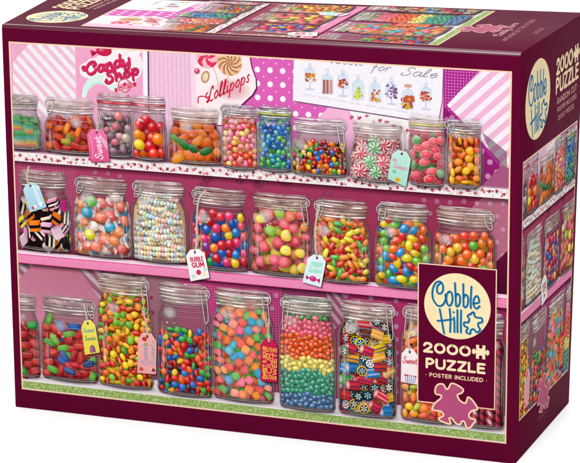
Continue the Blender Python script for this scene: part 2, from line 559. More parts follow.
def jar_glass(art, J, tint, hot=(-.5, .8), side=.25, shine=1.0):
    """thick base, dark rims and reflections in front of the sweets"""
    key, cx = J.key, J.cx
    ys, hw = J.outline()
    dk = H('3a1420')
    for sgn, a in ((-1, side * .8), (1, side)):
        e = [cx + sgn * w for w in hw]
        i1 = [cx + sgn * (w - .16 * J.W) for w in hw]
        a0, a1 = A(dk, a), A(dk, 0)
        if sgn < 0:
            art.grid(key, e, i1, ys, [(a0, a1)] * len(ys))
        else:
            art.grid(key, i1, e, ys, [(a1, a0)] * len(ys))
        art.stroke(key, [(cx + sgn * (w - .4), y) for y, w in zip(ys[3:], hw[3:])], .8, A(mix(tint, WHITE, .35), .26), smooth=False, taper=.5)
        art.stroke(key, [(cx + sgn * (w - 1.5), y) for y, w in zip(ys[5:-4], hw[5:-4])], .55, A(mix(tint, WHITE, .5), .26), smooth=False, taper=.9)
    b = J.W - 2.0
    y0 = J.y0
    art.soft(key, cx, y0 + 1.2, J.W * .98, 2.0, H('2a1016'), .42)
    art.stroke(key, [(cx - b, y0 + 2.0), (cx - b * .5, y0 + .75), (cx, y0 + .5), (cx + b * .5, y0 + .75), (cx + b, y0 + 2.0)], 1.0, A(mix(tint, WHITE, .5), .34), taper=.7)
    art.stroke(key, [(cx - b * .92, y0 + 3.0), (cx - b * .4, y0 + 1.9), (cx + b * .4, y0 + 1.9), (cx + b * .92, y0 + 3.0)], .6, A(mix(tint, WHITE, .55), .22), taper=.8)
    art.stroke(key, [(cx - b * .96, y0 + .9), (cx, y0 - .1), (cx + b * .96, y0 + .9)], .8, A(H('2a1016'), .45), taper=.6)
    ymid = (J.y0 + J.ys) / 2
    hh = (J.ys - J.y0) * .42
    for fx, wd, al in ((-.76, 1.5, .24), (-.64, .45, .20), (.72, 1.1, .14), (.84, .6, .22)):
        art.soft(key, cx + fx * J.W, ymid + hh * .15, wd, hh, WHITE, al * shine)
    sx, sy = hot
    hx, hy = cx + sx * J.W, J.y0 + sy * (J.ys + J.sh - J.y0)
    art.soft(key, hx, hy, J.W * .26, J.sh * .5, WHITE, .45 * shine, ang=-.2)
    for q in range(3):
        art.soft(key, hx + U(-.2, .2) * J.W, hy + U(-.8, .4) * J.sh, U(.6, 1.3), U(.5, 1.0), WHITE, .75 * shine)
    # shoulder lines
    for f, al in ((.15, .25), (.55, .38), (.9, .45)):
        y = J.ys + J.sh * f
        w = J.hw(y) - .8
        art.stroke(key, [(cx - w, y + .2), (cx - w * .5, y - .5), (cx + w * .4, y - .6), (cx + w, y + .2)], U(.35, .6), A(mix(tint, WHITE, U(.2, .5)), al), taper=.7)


def band(art, key, cx, w, ya, yb, col, a, sag, n=30, rough=.4, glint=False, round_=0.0):
    """one curved ring of the lid, mottled with reflections; glint: a broken bright line"""
    V, C, F = [], [], []
    v, tgt = 1.0, 1.0
    for i in range(n + 1):
        t = -1 + 2 * i / n
        st = math.sin(t * math.pi / 2)
        x = cx + w * st
        s = -sag * (1 - st * st)
        if i % 4 == 0:
            tgt = 1 + U(-rough, rough)
        v = .62 * v + .38 * tgt
        g = math.exp(-((st + .42) / .3) ** 2) * .35 + math.exp(-((st - .5) / .16) ** 2) * .22
        edge = (.55 + .45 * math.sqrt(max(0, 1 - st ** 4))) * (.92 + g)
        al = a
        if glint:
            al = a * min(1, max(.06, (v - .78) * 2.2 + g * 1.2))
        m = (ya + yb) / 2
        k = 1 - round_ * st ** 8
        V += [(x, m + (ya - m) * k + s), (x, m + (yb - m) * k + s)]
        C += [A(mul(col, v * edge * .9), al), A(mul(col, v * edge * 1.12), al)]
        if i:
            F.append((2 * i - 2, 2 * i, 2 * i + 1, 2 * i - 1))
    art.add(key, V, F, C)


def jar_lid(art, J, tone, ring=None, clamp=None, body=.85, line=None):
    key, cx = J.key, J.cx
    h, y1 = J.lh, J.y1
    W = J.W * J.lidw
    n = J.W * J.neck
    sag = .045 * J.W
    tone = mul(tone, U(.9, 1.1)) * np.array([U(.97, 1.05), 1, U(.94, 1.03), 1])
    warm = tone if J.avg is None else mix(tone, J.avg, .16)
    dk = mul(warm, .46)
    hi = mix(tone, WHITE, .85)
    jit = [U(-.018, .018) for _ in range(40)]
    Y = lambda f: y1 - h * (f + jit[int(f * 37) % 40])
    band(art, key, cx, n * .985, Y(1.06), Y(.52), mul(warm, .9), .36, sag)                     # glass neck
    band(art, key, cx, n, Y(1.05), Y(.99), dk, .45, sag)
    band(art, key, cx, n, Y(.97), Y(.925), hi, .9, sag, glint=True, rough=.5)
    band(art, key, cx, n * 1.0, Y(.86), Y(.83), dk, .5, sag)
    band(art, key, cx, n * 1.03, Y(.82), Y(.71), mul(warm, 1.0), .58, sag, round_=.4)
    band(art, key, cx, n * 1.02, Y(.765), Y(.735), hi, .9, sag, glint=True, rough=.6)
    band(art, key, cx, n * 1.0, Y(.70), Y(.64), dk, .7, sag)
    if ring is not None:
        band(art, key, cx, W * .98, Y(.62), Y(.45), ring, .88, sag, rough=.3)
        band(art, key, cx, W * .98, Y(.56), Y(.53), mix(ring, WHITE, .6), .7, sag, glint=True)
    else:
        band(art, key, cx, W * .975, Y(.62), Y(.49), mul(warm, .95), .6, sag)
        band(art, key, cx, W * .975, Y(.59), Y(.555), mix(tone, H('f2e2d0'), .5), .7, sag, glint=True)
    band(art, key, cx, W * .985, Y(.485), Y(.455), dk, .6, sag)
    band(art, key, cx, W, Y(.455), Y(.235), mul(warm, 1.0), .58, sag, round_=.5)
    band(art, key, cx, W * .99, Y(.42), Y(.375), mix(tone, WHITE, .85), .95, sag, glint=True, rough=.7)
    band(art, key, cx, W * .985, Y(.275), Y(.245), hi, .8, sag, glint=True, rough=.6)
    band(art, key, cx, W * .96, Y(.235), Y(.19), dk, .55, sag * .8)
    band(art, key, cx, W * .94, Y(.20), Y(.02), mul(tone, 1.0), .48, sag * .5, round_=.8)
    band(art, key, cx, W * .90, Y(.125), Y(.095), hi, .7, sag * .4, glint=True, rough=.7)
    band(art, key, cx, W * .88, Y(.03), Y(-.005), mix(tone, WHITE, .45), .8, sag * .2, glint=True, rough=.4)
    for _ in range(7):
        art.soft(key, cx + U(-.8, .8) * W, y1 - h * U(.05, .95), U(.8, 2.6), U(.25, .6), WHITE, U(.3, .8))
    for _ in range(5):
        art.soft(key, cx + U(-.85, .85) * W, y1 - h * U(.1, .95), U(1, 3.5), U(.4, .9), H('2a0c16'), U(.2, .5))
    if clamp:
        wire = mix(tone, WHITE, .25)
        s = 1 if clamp in ('r', 'R') else -1
        ex = cx + s * W * .95
        dr = h * (.95 if clamp in ('R', 'L') else .15)
        paths = [[(ex - s * 4.6, Y(.2)), (ex - s * 1.6, Y(.16)), (ex + s * .9, Y(.32)), (ex + s * 1.0, Y(.6)), (ex - s * 1.2, Y(.78)), (ex - s * 4.4, Y(.72))],
                 [(ex - s * 4.8, Y(.34)), (ex - s * 4.2, Y(.8)), (ex - s * 2.4, Y(.95) - dr), (ex - s * .9, Y(1.0) - dr), (ex + s * .1, Y(.92) - dr * .85), (ex - s * 1.0, Y(.5))]]
        for p in paths:
            art.stroke(key, [(a + .3, b - .3) for a, b in p], .6, A(H('2e141c'), .55))
            art.stroke(key, p, .52, A(mul(wire, .9), .92))
            art.stroke(key, [(a - .08, b + .1) for a, b in p], .2, A(mix(wire, WHITE, .6), .85), taper=.9)
        art.soft(key, ex - s * 1.0, Y(.5), 1.3, 1.7, mix(tone, WHITE, .5), .7)


# ------------------------------------------------------------------ the printed picture
ART = Art()
BG = ('bg', None, None)


def sub(name, label=None, n=[0]):
    n[0] += 1
    return (name, n[0], label)


def stripes(key, region, d, period, wid, col, off=0.0, a=1.0):
    """parallel bands along direction d, cut to a convex region"""
    d = np.array(d, float); d /= np.linalg.norm(d)
    nn = np.array([-d[1], d[0]])
    P = np.array(region)
    t0, t1 = (P @ nn).min(), (P @ nn).max()
    s0, s1 = (P @ d).min() - 1, (P @ d).max() + 1
    t = t0 - period + off
    while t < t1:
        q = [d * s0 + nn * t, d * s1 + nn * t, d * s1 + nn * (t + wid), d * s0 + nn * (t + wid)]
        c = A(mul(col, U(.97, 1.03)), a)
        ART.poly(key, [tuple(v) for v in q], c, clip=[tuple(p) for p in region])
        t += period


def dots(key, region, step, r, col, a=1.0, ang=0.0, stagger=True, seg=8, jit=0.0, org=None):
    P = np.array(region)
    x0, y0 = P.min(0); x1, y1 = P.max(0)
    if org is not None:
        x0 = org[0] - math.ceil((org[0] - x0) / step) * step
        y0 = org[1] - 2 * math.ceil((org[1] - y0) / step / 2) * step
    row, y = 0, y0
    while y <= y1:
        x = x0 + (step / 2 if stagger and row % 2 else 0)
        while x <= x1:
            cx, cy = x + U(-jit, jit), y + U(-jit, jit)
            c = clip_convex([(cx + r * math.cos(2 * math.pi * i / seg), cy + r * math.sin(2 * math.pi * i / seg)) for i in range(seg)], [tuple(p) for p in region])
            if len(c) > 2:
                ART.poly(key, c, A(col, a))
            x += step
        y += step * (.5 if stagger else 1)
        row += 1


def flowers(key, region, n, size, a=1.0, reds=('c8355e', 'd8567c', 'a92a4c')):
    P = np.array(region)
    x0, y0 = P.min(0); x1, y1 = P.max(0)
    x = x0 + size * .5
    i = 0
    stepx = (x1 - x0) / n
    while x < x1:
        y = U(y0 + size * .7, y1 - size * .7) if y1 - y0 > 3 * size else (y0 + y1) / 2 + U(-.35, .35) * (y1 - y0 - size)
        c = H(RND.choice(reds))
        if i % 2 == 0:
            for q in range(5):
                t = q * 1.257 + U(-.3, .3)
                ART.ell(key, x + .5 * size * math.cos(t), y + .5 * size * math.sin(t), size * .42, size * .36, A(mul(c, U(.8, 1.3)), a), ang=t, seg=8)
            ART.ell(key, x, y, size * .3, size * .3, A(mul(c, .6), a), seg=8)
            for q in range(3):
                t = U(0, 6.28)
                ART.ell(key, x + 1.2 * size * math.cos(t), y + .9 * size * math.sin(t), size * .4, size * .16, A(H('7d8a55'), .8 * a), ang=t, seg=7)
        else:
            for q in range(5):
                ART.ell(key, x + U(-.8, .8) * size, y + U(-.9, .9) * size * .8, size * .2, size * .16, A(H(RND.choice(('b84a62', '8a7a50', 'd889a0', '6f7a4a'))), a), seg=7)
        x += stepx * .5
        i += 1


def wall_art():
    k = BG
    X0, X1, Y0, Y1 = 0, AW, 0, AH + 24
    sh1, sh2 = (99.7, 168.8)[1], (98.0, 98.1)[1]          # the two shelf fronts
    ART.poly(k, [(0, 0), (AW, 0), (AW, Y1), (0, Y1)], H('f1bfd8'))
    # --- upper wall
    ART.poly(k, [(0, (-3.1, 162.7)[1]), (-0.1, 162.9), (2.7, 230.0), (15.6, 243.5), ((15.6, 243.5)[0], Y1), (0, Y1)], H('eaaccb'), convex=False)
    reg = [(2.7, 230.0), (16.4, 244.3), ((48.2, 244.7)[0], Y1 - 24 + 4), (47.3, 193.6), (1.1, 190.5)]
    ART.poly(k, reg, H('f2ebef'))
    dd = np.array((36.1, 206.4)) - np.array((10.8, 231.9))
    stripes(k, reg, dd, 5.9, 2.7, H('f0bfd5'))
    ART.poly(k, [(1.0, 189.2), (1.2, 193.3), (47.3, 195.0), (47.2, 190.9)], H('e9c6d8'))
    ART.poly(k, [((100.8, 243.6)[0], Y1), (99.0, 170.1), (132.3, 172.5), ((130.9, 245.3)[0], Y1)], H('f3c2dd'))
    for i in range(10):
        x = (101.4, 237.1)[0] + i * 3
        ART.poly(k, [(x, sh1), (x + .8, sh1), (x + .8, Y1), (x, Y1)], A(H('f8d6e8'), .5))
    # polka paper
    pol = [((166.0, 240.8)[0], Y1), (165.2, 188.2), (234.6, 189.1), ((234.7, 244.7)[0], Y1)]
    ART.poly(k, pol, H('dc62b6'))
    org = (175.7, 226.0)
    x = org[0] - 8.6 * 2
    rr = 0
    while x < (234.7, 225.4)[0]:
        y = org[1] - 9.1 * 5
        while y < Y1:
            if x > (167.1, 221.2)[0]:
                ART.ell(k, x, y, 1.9, 1.95, H('fbf0f8'), seg=14)
                ART.ell(k, x + 4.2, y + 4.6, .55, .55, H('f3cbe6'), seg=8)
            y += 9.1
        x += 8.6
    ART.poly(k, [(224.6, 214.4), (239.3, 214.1), (246.0, 199.0), (246.0, 187.3), (201.5, 185.4), (204.3, 193.5)], H('f3b6d6'))
    fl = [(234.7, 216.4), (280.9, 214.2), (281.0, 189.8), (246.0, 189.9), (243.3, 202.7)]
    ART.poly(k, fl, H('f6eff2'))
    for q in range(9):
        c = Q(352 + q * 7, 112 + q * 1.4 + U(0, 8))
        for j in range(4):
            ART.ell(k, c[0] + U(-.9, .9), c[1] + U(-.9, .9), .9, .7, H(RND.choice(('c8436e', 'd97a9c', 'b23a5c'))), seg=8)
        ART.ell(k, c[0] + U(-2, 2), c[1] + U(-2, 2), .6, .3, H('8a9468'), seg=6, ang=U(0, 3))
    # halftone and stripes at the right
    ht = [((298.9, 248.4)[0], Y1), (299.6, 158.7), (336.6, 161.6), ((335.3, 250.4)[0], Y1)]
    ART.poly(k, ht, H('b02f90'))
    dots(k, [((298.9, 242.1)[0], Y1), (299.1, 214.8), (321.7, 216.2), ((321.4, 243.4)[0], Y1)], 1.9, .42, H('e4a0d2'), stagger=False, seg=6)
    ART.poly(k, [(299.1, 214.8), (299.7, 219.3), (339.5, 179.8), (341.6, 168.4), (299.6, 165.2)], H('8f1f6c'))
    for px, py in ((447, 120), (452, 118), (470, 138), (482, 151), (490, 162), (478, 165), (488, 176), (497, 172), (466, 154), (500, 186)):
        c = Q(px, py)
        ART.ell(k, c[0], c[1], 1.8, 1.85, H('c883b6'), seg=12)
    st = [(301.7, 220.0), (330.2, 251.4), (354.2, 251.5), (344.0, 178.9)]
    ART.poly(k, st, H('f5ecf2'))
    d2 = np.array((335.5, 239.2)) - np.array((310.1, 215.5))
    stripes(k, st, d2, 7.2, 3.6, H('f1b7d6'), off=2.5)
    ART.poly(k, [(324.4, 204.3), (340.6, 192.7), (340.8, 178.6), (329.7, 191.9)], A(H('7d5270'), .5))
    ART.poly(k, [(322.3, 166.9), (336.9, 183.5), (AW, (339.5, 182.4)[1]), (AW, (339.7, 167.0)[1])], H('a5567e'))
    # deep tone behind the jars of the top row
    y0, y1 = sh1 - 6, (100.6, 205.2)[1]
    xs = (325.9, 192.9)[0]
    ART.grid(k, [0, 0, 0], [xs, xs, xs], [y0, y0 + 14, y1 - 6], [(A(H('6a3048'), .9),) * 2, (A(H('945070'), .65),) * 2, (A(H('c080a4'), 0),) * 2])
    # --- middle wall
    a0, a1 = sh2 - 4, sh1 - 6
    ART.poly(k, [(0, a0), (AW, a0), (AW, a1), (0, a1)], [H('984258'), H('8a2a4a'), H('982f54'), H('ac4068')])
    dots(k, [(3, a1 - 42), (46, a1 - 42), (46, a1), (3, a1)], 1.7, .4, H('da8ab2'), .75, stagger=False, seg=5)
    for q in range(26):
        c = Q(U(180, 330), U(176, 200))
        ART.soft(k, c[0], c[1], U(2, 7), U(1.5, 4), H(RND.choice(('7d2c46', 'a85a78', '8a4a58', '5e1c3c'))), .35)
        ART.ell(k, c[0], c[1], .5, .5, A(H('d08aa4'), .5), seg=6)
    for px, py in ((95, 172), (108, 173), (120, 176), (424, 200), (437, 201), (450, 202), (464, 201), (430, 213), (418, 212), (400, 204), (388, 203)):
        c = Q(px, py)
        ART.ell(k, c[0], c[1], 1.6, 1.65, A(H('b5718f'), .8), seg=12)
    ART.poly(k, [(AW, a1), (326.2, 163.3), (297.8, 133.6), (298.2, 92.5), (AW, (342.8, 93.4)[1])], H('b2667f'), convex=False)
    for i in range(7):
        for j in range(9):
            c = Q(484 + i * 13 - 6 * (j % 2) - 20, 203 + j * 13)
            if c[0] > (314.7, 146.8)[0] and c[1] > a0:
                ART.ell(k, c[0], c[1], 1.5, 1.55, A(H('d29ab2'), .8), seg=10)
                ART.ell(k, c[0] + 4, c[1] + 4, .4, .4, A(H('e0b6c8'), .7), seg=6)
    ART.poly(k, [(334.6, 121.0), (342.2, 129.5), (342.7, 96.7), (334.9, 96.0)], H('5e0f34'))
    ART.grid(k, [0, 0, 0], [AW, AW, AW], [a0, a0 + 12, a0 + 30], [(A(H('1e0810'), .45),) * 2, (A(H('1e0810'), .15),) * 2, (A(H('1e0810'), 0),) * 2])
    # --- lower wall
    b0, b1 = 6, sh2 - 6
    ART.poly(k, [(0, b0), (AW, b0), (AW, b1), (0, b1)], [H('cf94ae'), H('94445e'), H('94445e'), H('c07288')])
    for reg in ([(-2.8, 95.5), (17.3, 95.2), (-3.6, 75.5)], [(42.5, 95.3), (66.0, 94.5), (69.7, 71.0), (63.7, 66.9)]):
        ART.poly(k, reg, H('94606f'))
        stripes(k, reg, np.array((46.1, 68.8)) - np.array((31.7, 81.6)), 6.4, 3.0, H('c0a3ae'))
    ART.poly(k, [(64.6, 95.8), (120.8, 94.6), (114.8, 11.8), (62.0, 10.4)], [H('a07080'), H('9a6672'), H('784656'), H('784656')])
    for q in range(16):
        c = Q(U(108, 176), U(275, 330))
        for j in range(4):
            ART.ell(k, c[0] + U(-1, 1), c[1] + U(-1, 1), 1.0, .8, A(H('a02c4c'), .8), seg=8)
    reg = [(119.4, 94.4), (198.0, 93.4), (188.9, 9.3), (114.7, 8.2)]
    ART.poly(k, reg, [H('c03a7c'), H('ac3270'), H('7c3454'), H('883858')])
    dots(k, reg, 1.8, .42, H('e08ab4'), .7, stagger=False, seg=5)
    ART.poly(k, [(191.1, 93.4), (234.4, 92.6), (230.7, 9.1), (187.5, 9.1)], H('8c3a60'))
    for px, py in ((284, 302), (276, 295), (288, 315), (272, 308)):
        c = Q(px, py)
        ART.ell(k, c[0], c[1], 1.7, 1.7, A(H('c88aa8'), .7), seg=10)
    reg = [(221.4, 92.1), (235.1, 92.7), (233.7, 72.9), (226.8, 65.3)]
    ART.poly(k, reg, H('8a4a62'))
    stripes(k, reg, (1, -1.2), 5, 2.4, H('b08a98'))
    ART.poly(k, [(234.4, 93.3), (342.8, 91.4), (342.0, 12.7), (229.4, 8.9)], [H('b03066'), H('a02c5c'), H('7c3048'), H('7c3048')])
    for i in range(14):
        for j in range(8):
            c = Q(346 + i * 12.5, 295 + i * 1.3 + j * 13 + 6 * (i % 2))
            if c[1] > 20:
                ART.ell(k, c[0], c[1], 1.75, 1.8, A(H('c08ab0'), .8), seg=10)
    # white shelf board the bottom row stands on, green ribbon along its edge
    ART.poly(k, [(0, 0), (AW, 0), (343.2, 18.9), (0.1, 16.8)], [H('efe6ea'), H('efe6ea'), H('cdbcc6'), H('dccfd6')])
    g0, g1 = (0.2, 0.0)[1] + 1.2, (0.4, 6.3)[1]
    return g0, g1


def shelves(g0, g1):
    k = sub('shelf_edge', 'green patterned ribbon along the bottom shelf')
    ART.poly(k, [(0, g0), (AW, g0), (AW, g1), (0, g1)], H('93ad5c'))
    x = 1.0
    while x < AW:
        for q in range(4):
            y = U(g0 + .5, g1 - .5)
            ART.ell(k, x + U(-.6, .6), y, U(.35, .7), U(.2, .4), H(RND.choice(('ccd9a2', 'c2d294', '7d9a4c', '6f8c42', 'd6e0b4'))), ang=U(0, 3), seg=7)
        x += 1.25
    ART.poly(k, [(0, g1), (AW, g1), (AW, g1 + .5), (0, g1 + .5)], H('f6f0f0'))
    # pink dotted shelf
    k = sub('shelf_edge', 'pink dotted shelf edge')
    t, b = (98.0, 97.7)[1], (97.8, 91.1)[1]
    ART.grid(k, [0] * 2, [AW] * 2, [t, t + 2.6], [(H('f9e3ee'),) * 2, (H('e0b8cc'),) * 2])
    ART.poly(k, [(0, b), (AW, b), (AW, t), (0, t)], [H('d8327e'), H('d63880'), H('ea5398'), H('ea4f96')])
    dots(k, [(0, b + .3), (AW, b + .3), (AW, t - .3), (0, t - .3)], 1.75, .56, H('f8b4d4'), seg=6)
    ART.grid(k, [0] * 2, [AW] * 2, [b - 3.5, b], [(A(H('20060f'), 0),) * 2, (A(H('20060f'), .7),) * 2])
    # floral shelf
    k = sub('shelf_edge', 'white floral shelf edge')
    t, b = (99.7, 168.8)[1], (99.5, 162.5)[1]
    ART.poly(k, [(0, b), (AW, b), (AW, t), (0, t)], H('f3e9e8'))
    ART.poly(k, [(0, t), (AW, t), (AW, t + 1.0), (0, t + 1.0)], H('b98fa2'))
    flowers(k, [(0, b), (AW, b), (AW, t - .4), (0, t - .4)], 74, 1.35)
    flowers(k, [(0, b), (AW, b), (AW, t), (0, t)], 60, .75)
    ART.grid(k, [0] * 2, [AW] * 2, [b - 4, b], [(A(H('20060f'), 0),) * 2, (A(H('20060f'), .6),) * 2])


def posters():
    Y1 = AH + 24
    k = sub('poster', 'pink candy shop poster')
    ART.poly(k, [((48.2, 243.3)[0], Y1), (48.5, 186.9), (98.8, 190.3), ((99.8, 243.6)[0], Y1)], H('f0a6c8'))
    ART.poly(k, [((96.2, 243.4)[0], Y1), (96.0, 190.1), (98.8, 190.3), ((99.8, 243.6)[0], Y1)], H('faf0f6'))
    ART.poly(k, [((100.1, 243.6)[0], Y1), (99.0, 190.3), (100.1, 190.4), ((101.2, 243.6)[0], Y1)], H('5d4a58'))
    ART.poly(k, spline([(51.2, 225.5), (53.6, 231.6), (59.4, 234.6), (74.6, 242.2), (89.5, 242.3), (95.7, 236.7), (94.0, 226.0), (84.0, 221.4), (73.9, 218.2), (66.2, 221.7), (55.4, 222.4), (51.2, 225.5)], 4), H('f6ecef'), convex=False)
    ART.stroke(k, [(53.6, 210.2), (56.0, 217.1), (61.9, 221.4), (69.7, 221.3), (74.6, 216.9), (82.4, 216.0)], 5.2, H('d8efe6'), taper=.4)
    ART.stroke(k, [(56.6, 214.4), (61.8, 218.8), (68.2, 219.2)], 1.2, H('c2e2d6'))
    ART.stroke(k, [(85.9, 238.2), (91.6, 241.1), (95.9, 244.0)], 3.5, H('faeff4'), taper=.4)
    ART.ell(k, *(68.9, 241.2), 5.6, 3.6, H('cf2350'), edge=H('c01c48'))
    ART.soft(k, *(66.8, 241.7), 2.6, 1.4, H('f48aa8'), .6)
    ART.poly(k, [(64.9, 240.0), (58.9, 241.3), (60.2, 236.7)], H('cf2350'))
    ART.poly(k, [(64.6, 239.6), (60.3, 240.0), (60.9, 237.7)], H('9a1838'))
    for off, c, w in (((0, 0), H('f8eef2'), 4.2), ((.3, -.4), H('8f1a3c'), 1.9), ((0, 0), H('d62a5c'), 1.85)):
        o = np.array(off)
        text(ART, k, '(Candy', np.array((55.8, 224.4)) + o, np.array((87.2, 233.6)) + o, 7.4, w, c, gap=.07, slant=.12)
        text(ART, k, '(Shop', np.array((69.7, 219.6)) + o, np.array((93.4, 227.7)) + o, 7.2, w, c, gap=.08, slant=.12)
    c0 = (82.9, 219.0)
    ART.stroke(k, [(c0[0] + 4.3 * math.cos(t), c0[1] + 4.3 * math.sin(t)) for t in np.linspace(0, 6.283, 24)], .7, H('cf4a66'), smooth=False)
    ART.poly(k, [(81.0, 217.9), (82.9, 221.4), (85.3, 218.9)], H('c8304f'))
    ART.poly(k, [(75.9, 213.9), (75.7, 216.6), (91.1, 221.9), (91.4, 219.2)], H('cf3353'))
    text(ART, k, 'SWEETS', (77.8, 215.1), (89.2, 218.8), 1.6, .35, H('f6c6d0'))
    # lollipop sign
    k = sub('poster', 'cream lollipops sign')
    pts = [((130.2, 243.3)[0], Y1), ((170.4, 243.0)[0], Y1), (170.4, 243.0), (171.7, 235.9), (174.4, 228.9), (174.6, 223.0), (171.8, 218.3), (167.0, 214.0), (162.1, 209.1), (159.2, 197.7), (129.9, 195.8)]
    ART.poly(k, [(x + 1.0, y - .8) for x, y in pts], H('6d2060'), convex=False)
    ART.poly(k, pts, H('fbe9ec'), convex=False)
    ART.poly(k, [((130.2, 243.3)[0], Y1), ((133.6, 243.5)[0], Y1), (133.4, 196.0), (129.9, 195.8)], H('f9d6e6'))
    ART.soft(k, *(158.1, 220.7), 14, 8, H('f7b2bc'), .6)
    ART.stroke(k, [(145.3, 235.6), (147.9, 227.9), (149.8, 218.9)], .8, H('dcc6a8'))
    ART.stroke(k, [(155.5, 231.0), (155.4, 221.8)], .8, H('dcb8a0'))
    x, y = (141.2, 241.3)
    n = 20
    for (cx, cy, r, ca, cb) in ((x, y, 7.6, 'e0355a', 'f6b8c6'), (*(156.7, 238.3), 8.6, 'd9935f', 'f3d2ae')):
        V, F, C = [(cx, cy)], [], [H(ca)]
        for rr in (.3, .65, 1.0):
            for i in range(2 * n):
                t = math.pi * i / n + rr * 1.3
                V.append((cx + r * rr * math.cos(t), cy + r * rr * math.sin(t)))
                C.append(H(ca if (i // 2) % 2 else cb) if ca[0] == 'd' else H(ca if (i // 5) % 2 else cb))
        N = 2 * n
        F += [(0, 1 + i, 1 + (i + 1) % N) for i in range(N)]
        for q in range(2):
            F += [(1 + q * N + i, 1 + (q + 1) * N + i, 1 + (q + 1) * N + (i + 1) % N, 1 + q * N + (i + 1) % N) for i in range(N)]
        ART.add(k, V, F, C)
        if ca[0] == 'd':
            for i in range(10):
                t = 2 * math.pi * i / 10
                ART.stroke(k, [(cx + r * q * math.cos(t + q * 1.3), cy + r * q * math.sin(t + q * 1.3)) for q in (.1, .4, .7, .97)], .55, H('7a4426'), taper=.6)
    blob(ART, k, *(134.1, 231.7), 2.1, 2.1, H('e0577c'))
    ART.ell(k, *(139.9, 228.1), 2.9, 4.3, H('e3c9a0'), ang=-.35, edge=H('b98a68'))
    ART.ell(k, *(139.9, 228.1), 1.7, 2.7, H('efdcb4'), ang=-.35)
    text(ART, k, '(Lollipops', (140.7, 211.0), (169.9, 226.7), 9.6, .95, H('d2304e'), gap=.1, slant=.1, up=(.08, 1))
    ART.stroke(k, [(134.4, 210.6), (135.2, 214.7), (140.0, 215.0), (142.8, 213.2)], .9, H('d2304e'))
    # sign with the drawn jars
    k = sub('poster', 'white sign with drawn sweet jars')
    pts = [((201.3, 242.8)[0], Y1), (199.7, 216.4), (295.9, 207.8), (298.4, 223.0), ((299.6, 242.1)[0], Y1)]
    ART.poly(k, [(a + .5, b - .9) for a, b in pts], H('7a5a78'), convex=False)
    ART.poly(k, pts, H('f4eff5'), convex=False)
    S = [(310, 76.5, 0), (327.5, 82, 1), (343, 83, 2), (358, 88, 3), (375, 90.5, 4), (391.5, 91, 5), (408, 97, 6), (426, 96, 7)]
    pal = [('e8b23a', 'b5404a', 'd98a3a'), ('c98a86', '9a5f68', 'd8a8a0'), ('c8563e', 'a04038', 'd88a6a'), ('c9cc30', 'a8b428', 'dcd860'), ('e89a3c', 'e0b04a', 'b5506a'), ('8a5a86', 'a878a0', '6d4a78'), ('c0b030', 'b5306a', 'c85a3a'), ('c84a34', 'd87a4a', 'a83a3a')]
    for px, py, i in S:
        x, y = Q(px, py)
        gl, ed = H('d5dfee'), H('b9c6dc')
        if i in (0, 2, 5, 7):
            ART.poly(k, [(x - .35, y - 8.4), (x + .35, y - 8.4), (x + .4, y - 2), (x - .4, y - 2)], ed)
            ART.ell(k, x, y - 8.4, 3.2, .7, gl, edge=ed)
            ART.poly(k, spline([(x - 3.6, y - 3.2), (x - 4, y + 2), (x - 3, y + 5), (x, y + 6.2), (x + 3, y + 5), (x + 4, y + 2), (x + 3.6, y - 3.2), (x, y - 4), (x - 3.6, y - 3.2)], 3), gl, convex=False)
        else:
            ART.poly(k, [(x - 4, y - 8), (x + 4, y - 8), (x + 4.2, y + 2), (x + 2.6, y + 5), (x - 2.6, y + 5), (x - 4.2, y + 2)], gl)
        ART.stroke(k, [(x, y + 5), (x - .8, y + 7.2), (x, y + 8.4), (x + .8, y + 7.2), (x, y + 5)], .5, ed)
        if i == 6:
            ART.poly(k, [(x - 2.3, y + 6), (x + 2.3, y + 6), (x + 2.3, y + 8), (x - 2.3, y + 8)], H('d8a08a'))
        for q in range(26):
            yy = U(-7, 0) if i not in (0, 2, 5, 7) else U(-3, 2.2)
            if i == 5:
                yy = U(-5, 4)
            ww = 3.4 if i != 3 else 3.4 * (1 - (yy + 7) / 9)
            c = H(RND.choice(pal[i]))
            if i == 1:
                xx = U(-3.2, 3.2)
                ART.stroke(k, [(x + xx, y - 7.4), (x + xx, y + 1)], .7, c)
            else:
                r = U(.6, 1.1) if i != 6 else U(1.2, 1.7)
                ART.ell(k, x + U(-1, 1) * ww, y + yy, r, r * .9, c, seg=9)
        ART.stroke(k, [(x - 3.4, y - 6), (x - 3.4, y + 2)], .5, A(WHITE, .7))
    text(ART, k, 'for', (251.9, 239.0), (263.8, 239.0), 5.0, .5, H('857a90'), slant=.35, gap=.06)
    text(ART, k, '(Sale', (271.0, 237.2), (294.4, 236.7), 5.2, .5, H('857a90'), slant=.35, gap=.08)
    text(ART, k, 'sweets', (224.8, 242.2), (246.0, 241.5), 4.4, .5, H('857a90'), slant=.3, gap=.2)
    x0, x1 = np.array((205.2, 220.4)), np.array((292.0, 211.4))
    t = 0.0
    while t < 1:
        if (int(t * 60) % 7) != 0:
            p = x0 + (x1 - x0) * t
            hgt = U(.8, 1.3)
            ART.stroke(k, [(p[0], p[1]), (p[0] + U(-.3, .5), p[1] + hgt)], .22, H('bdb4c4'), smooth=False)
        t += .0085


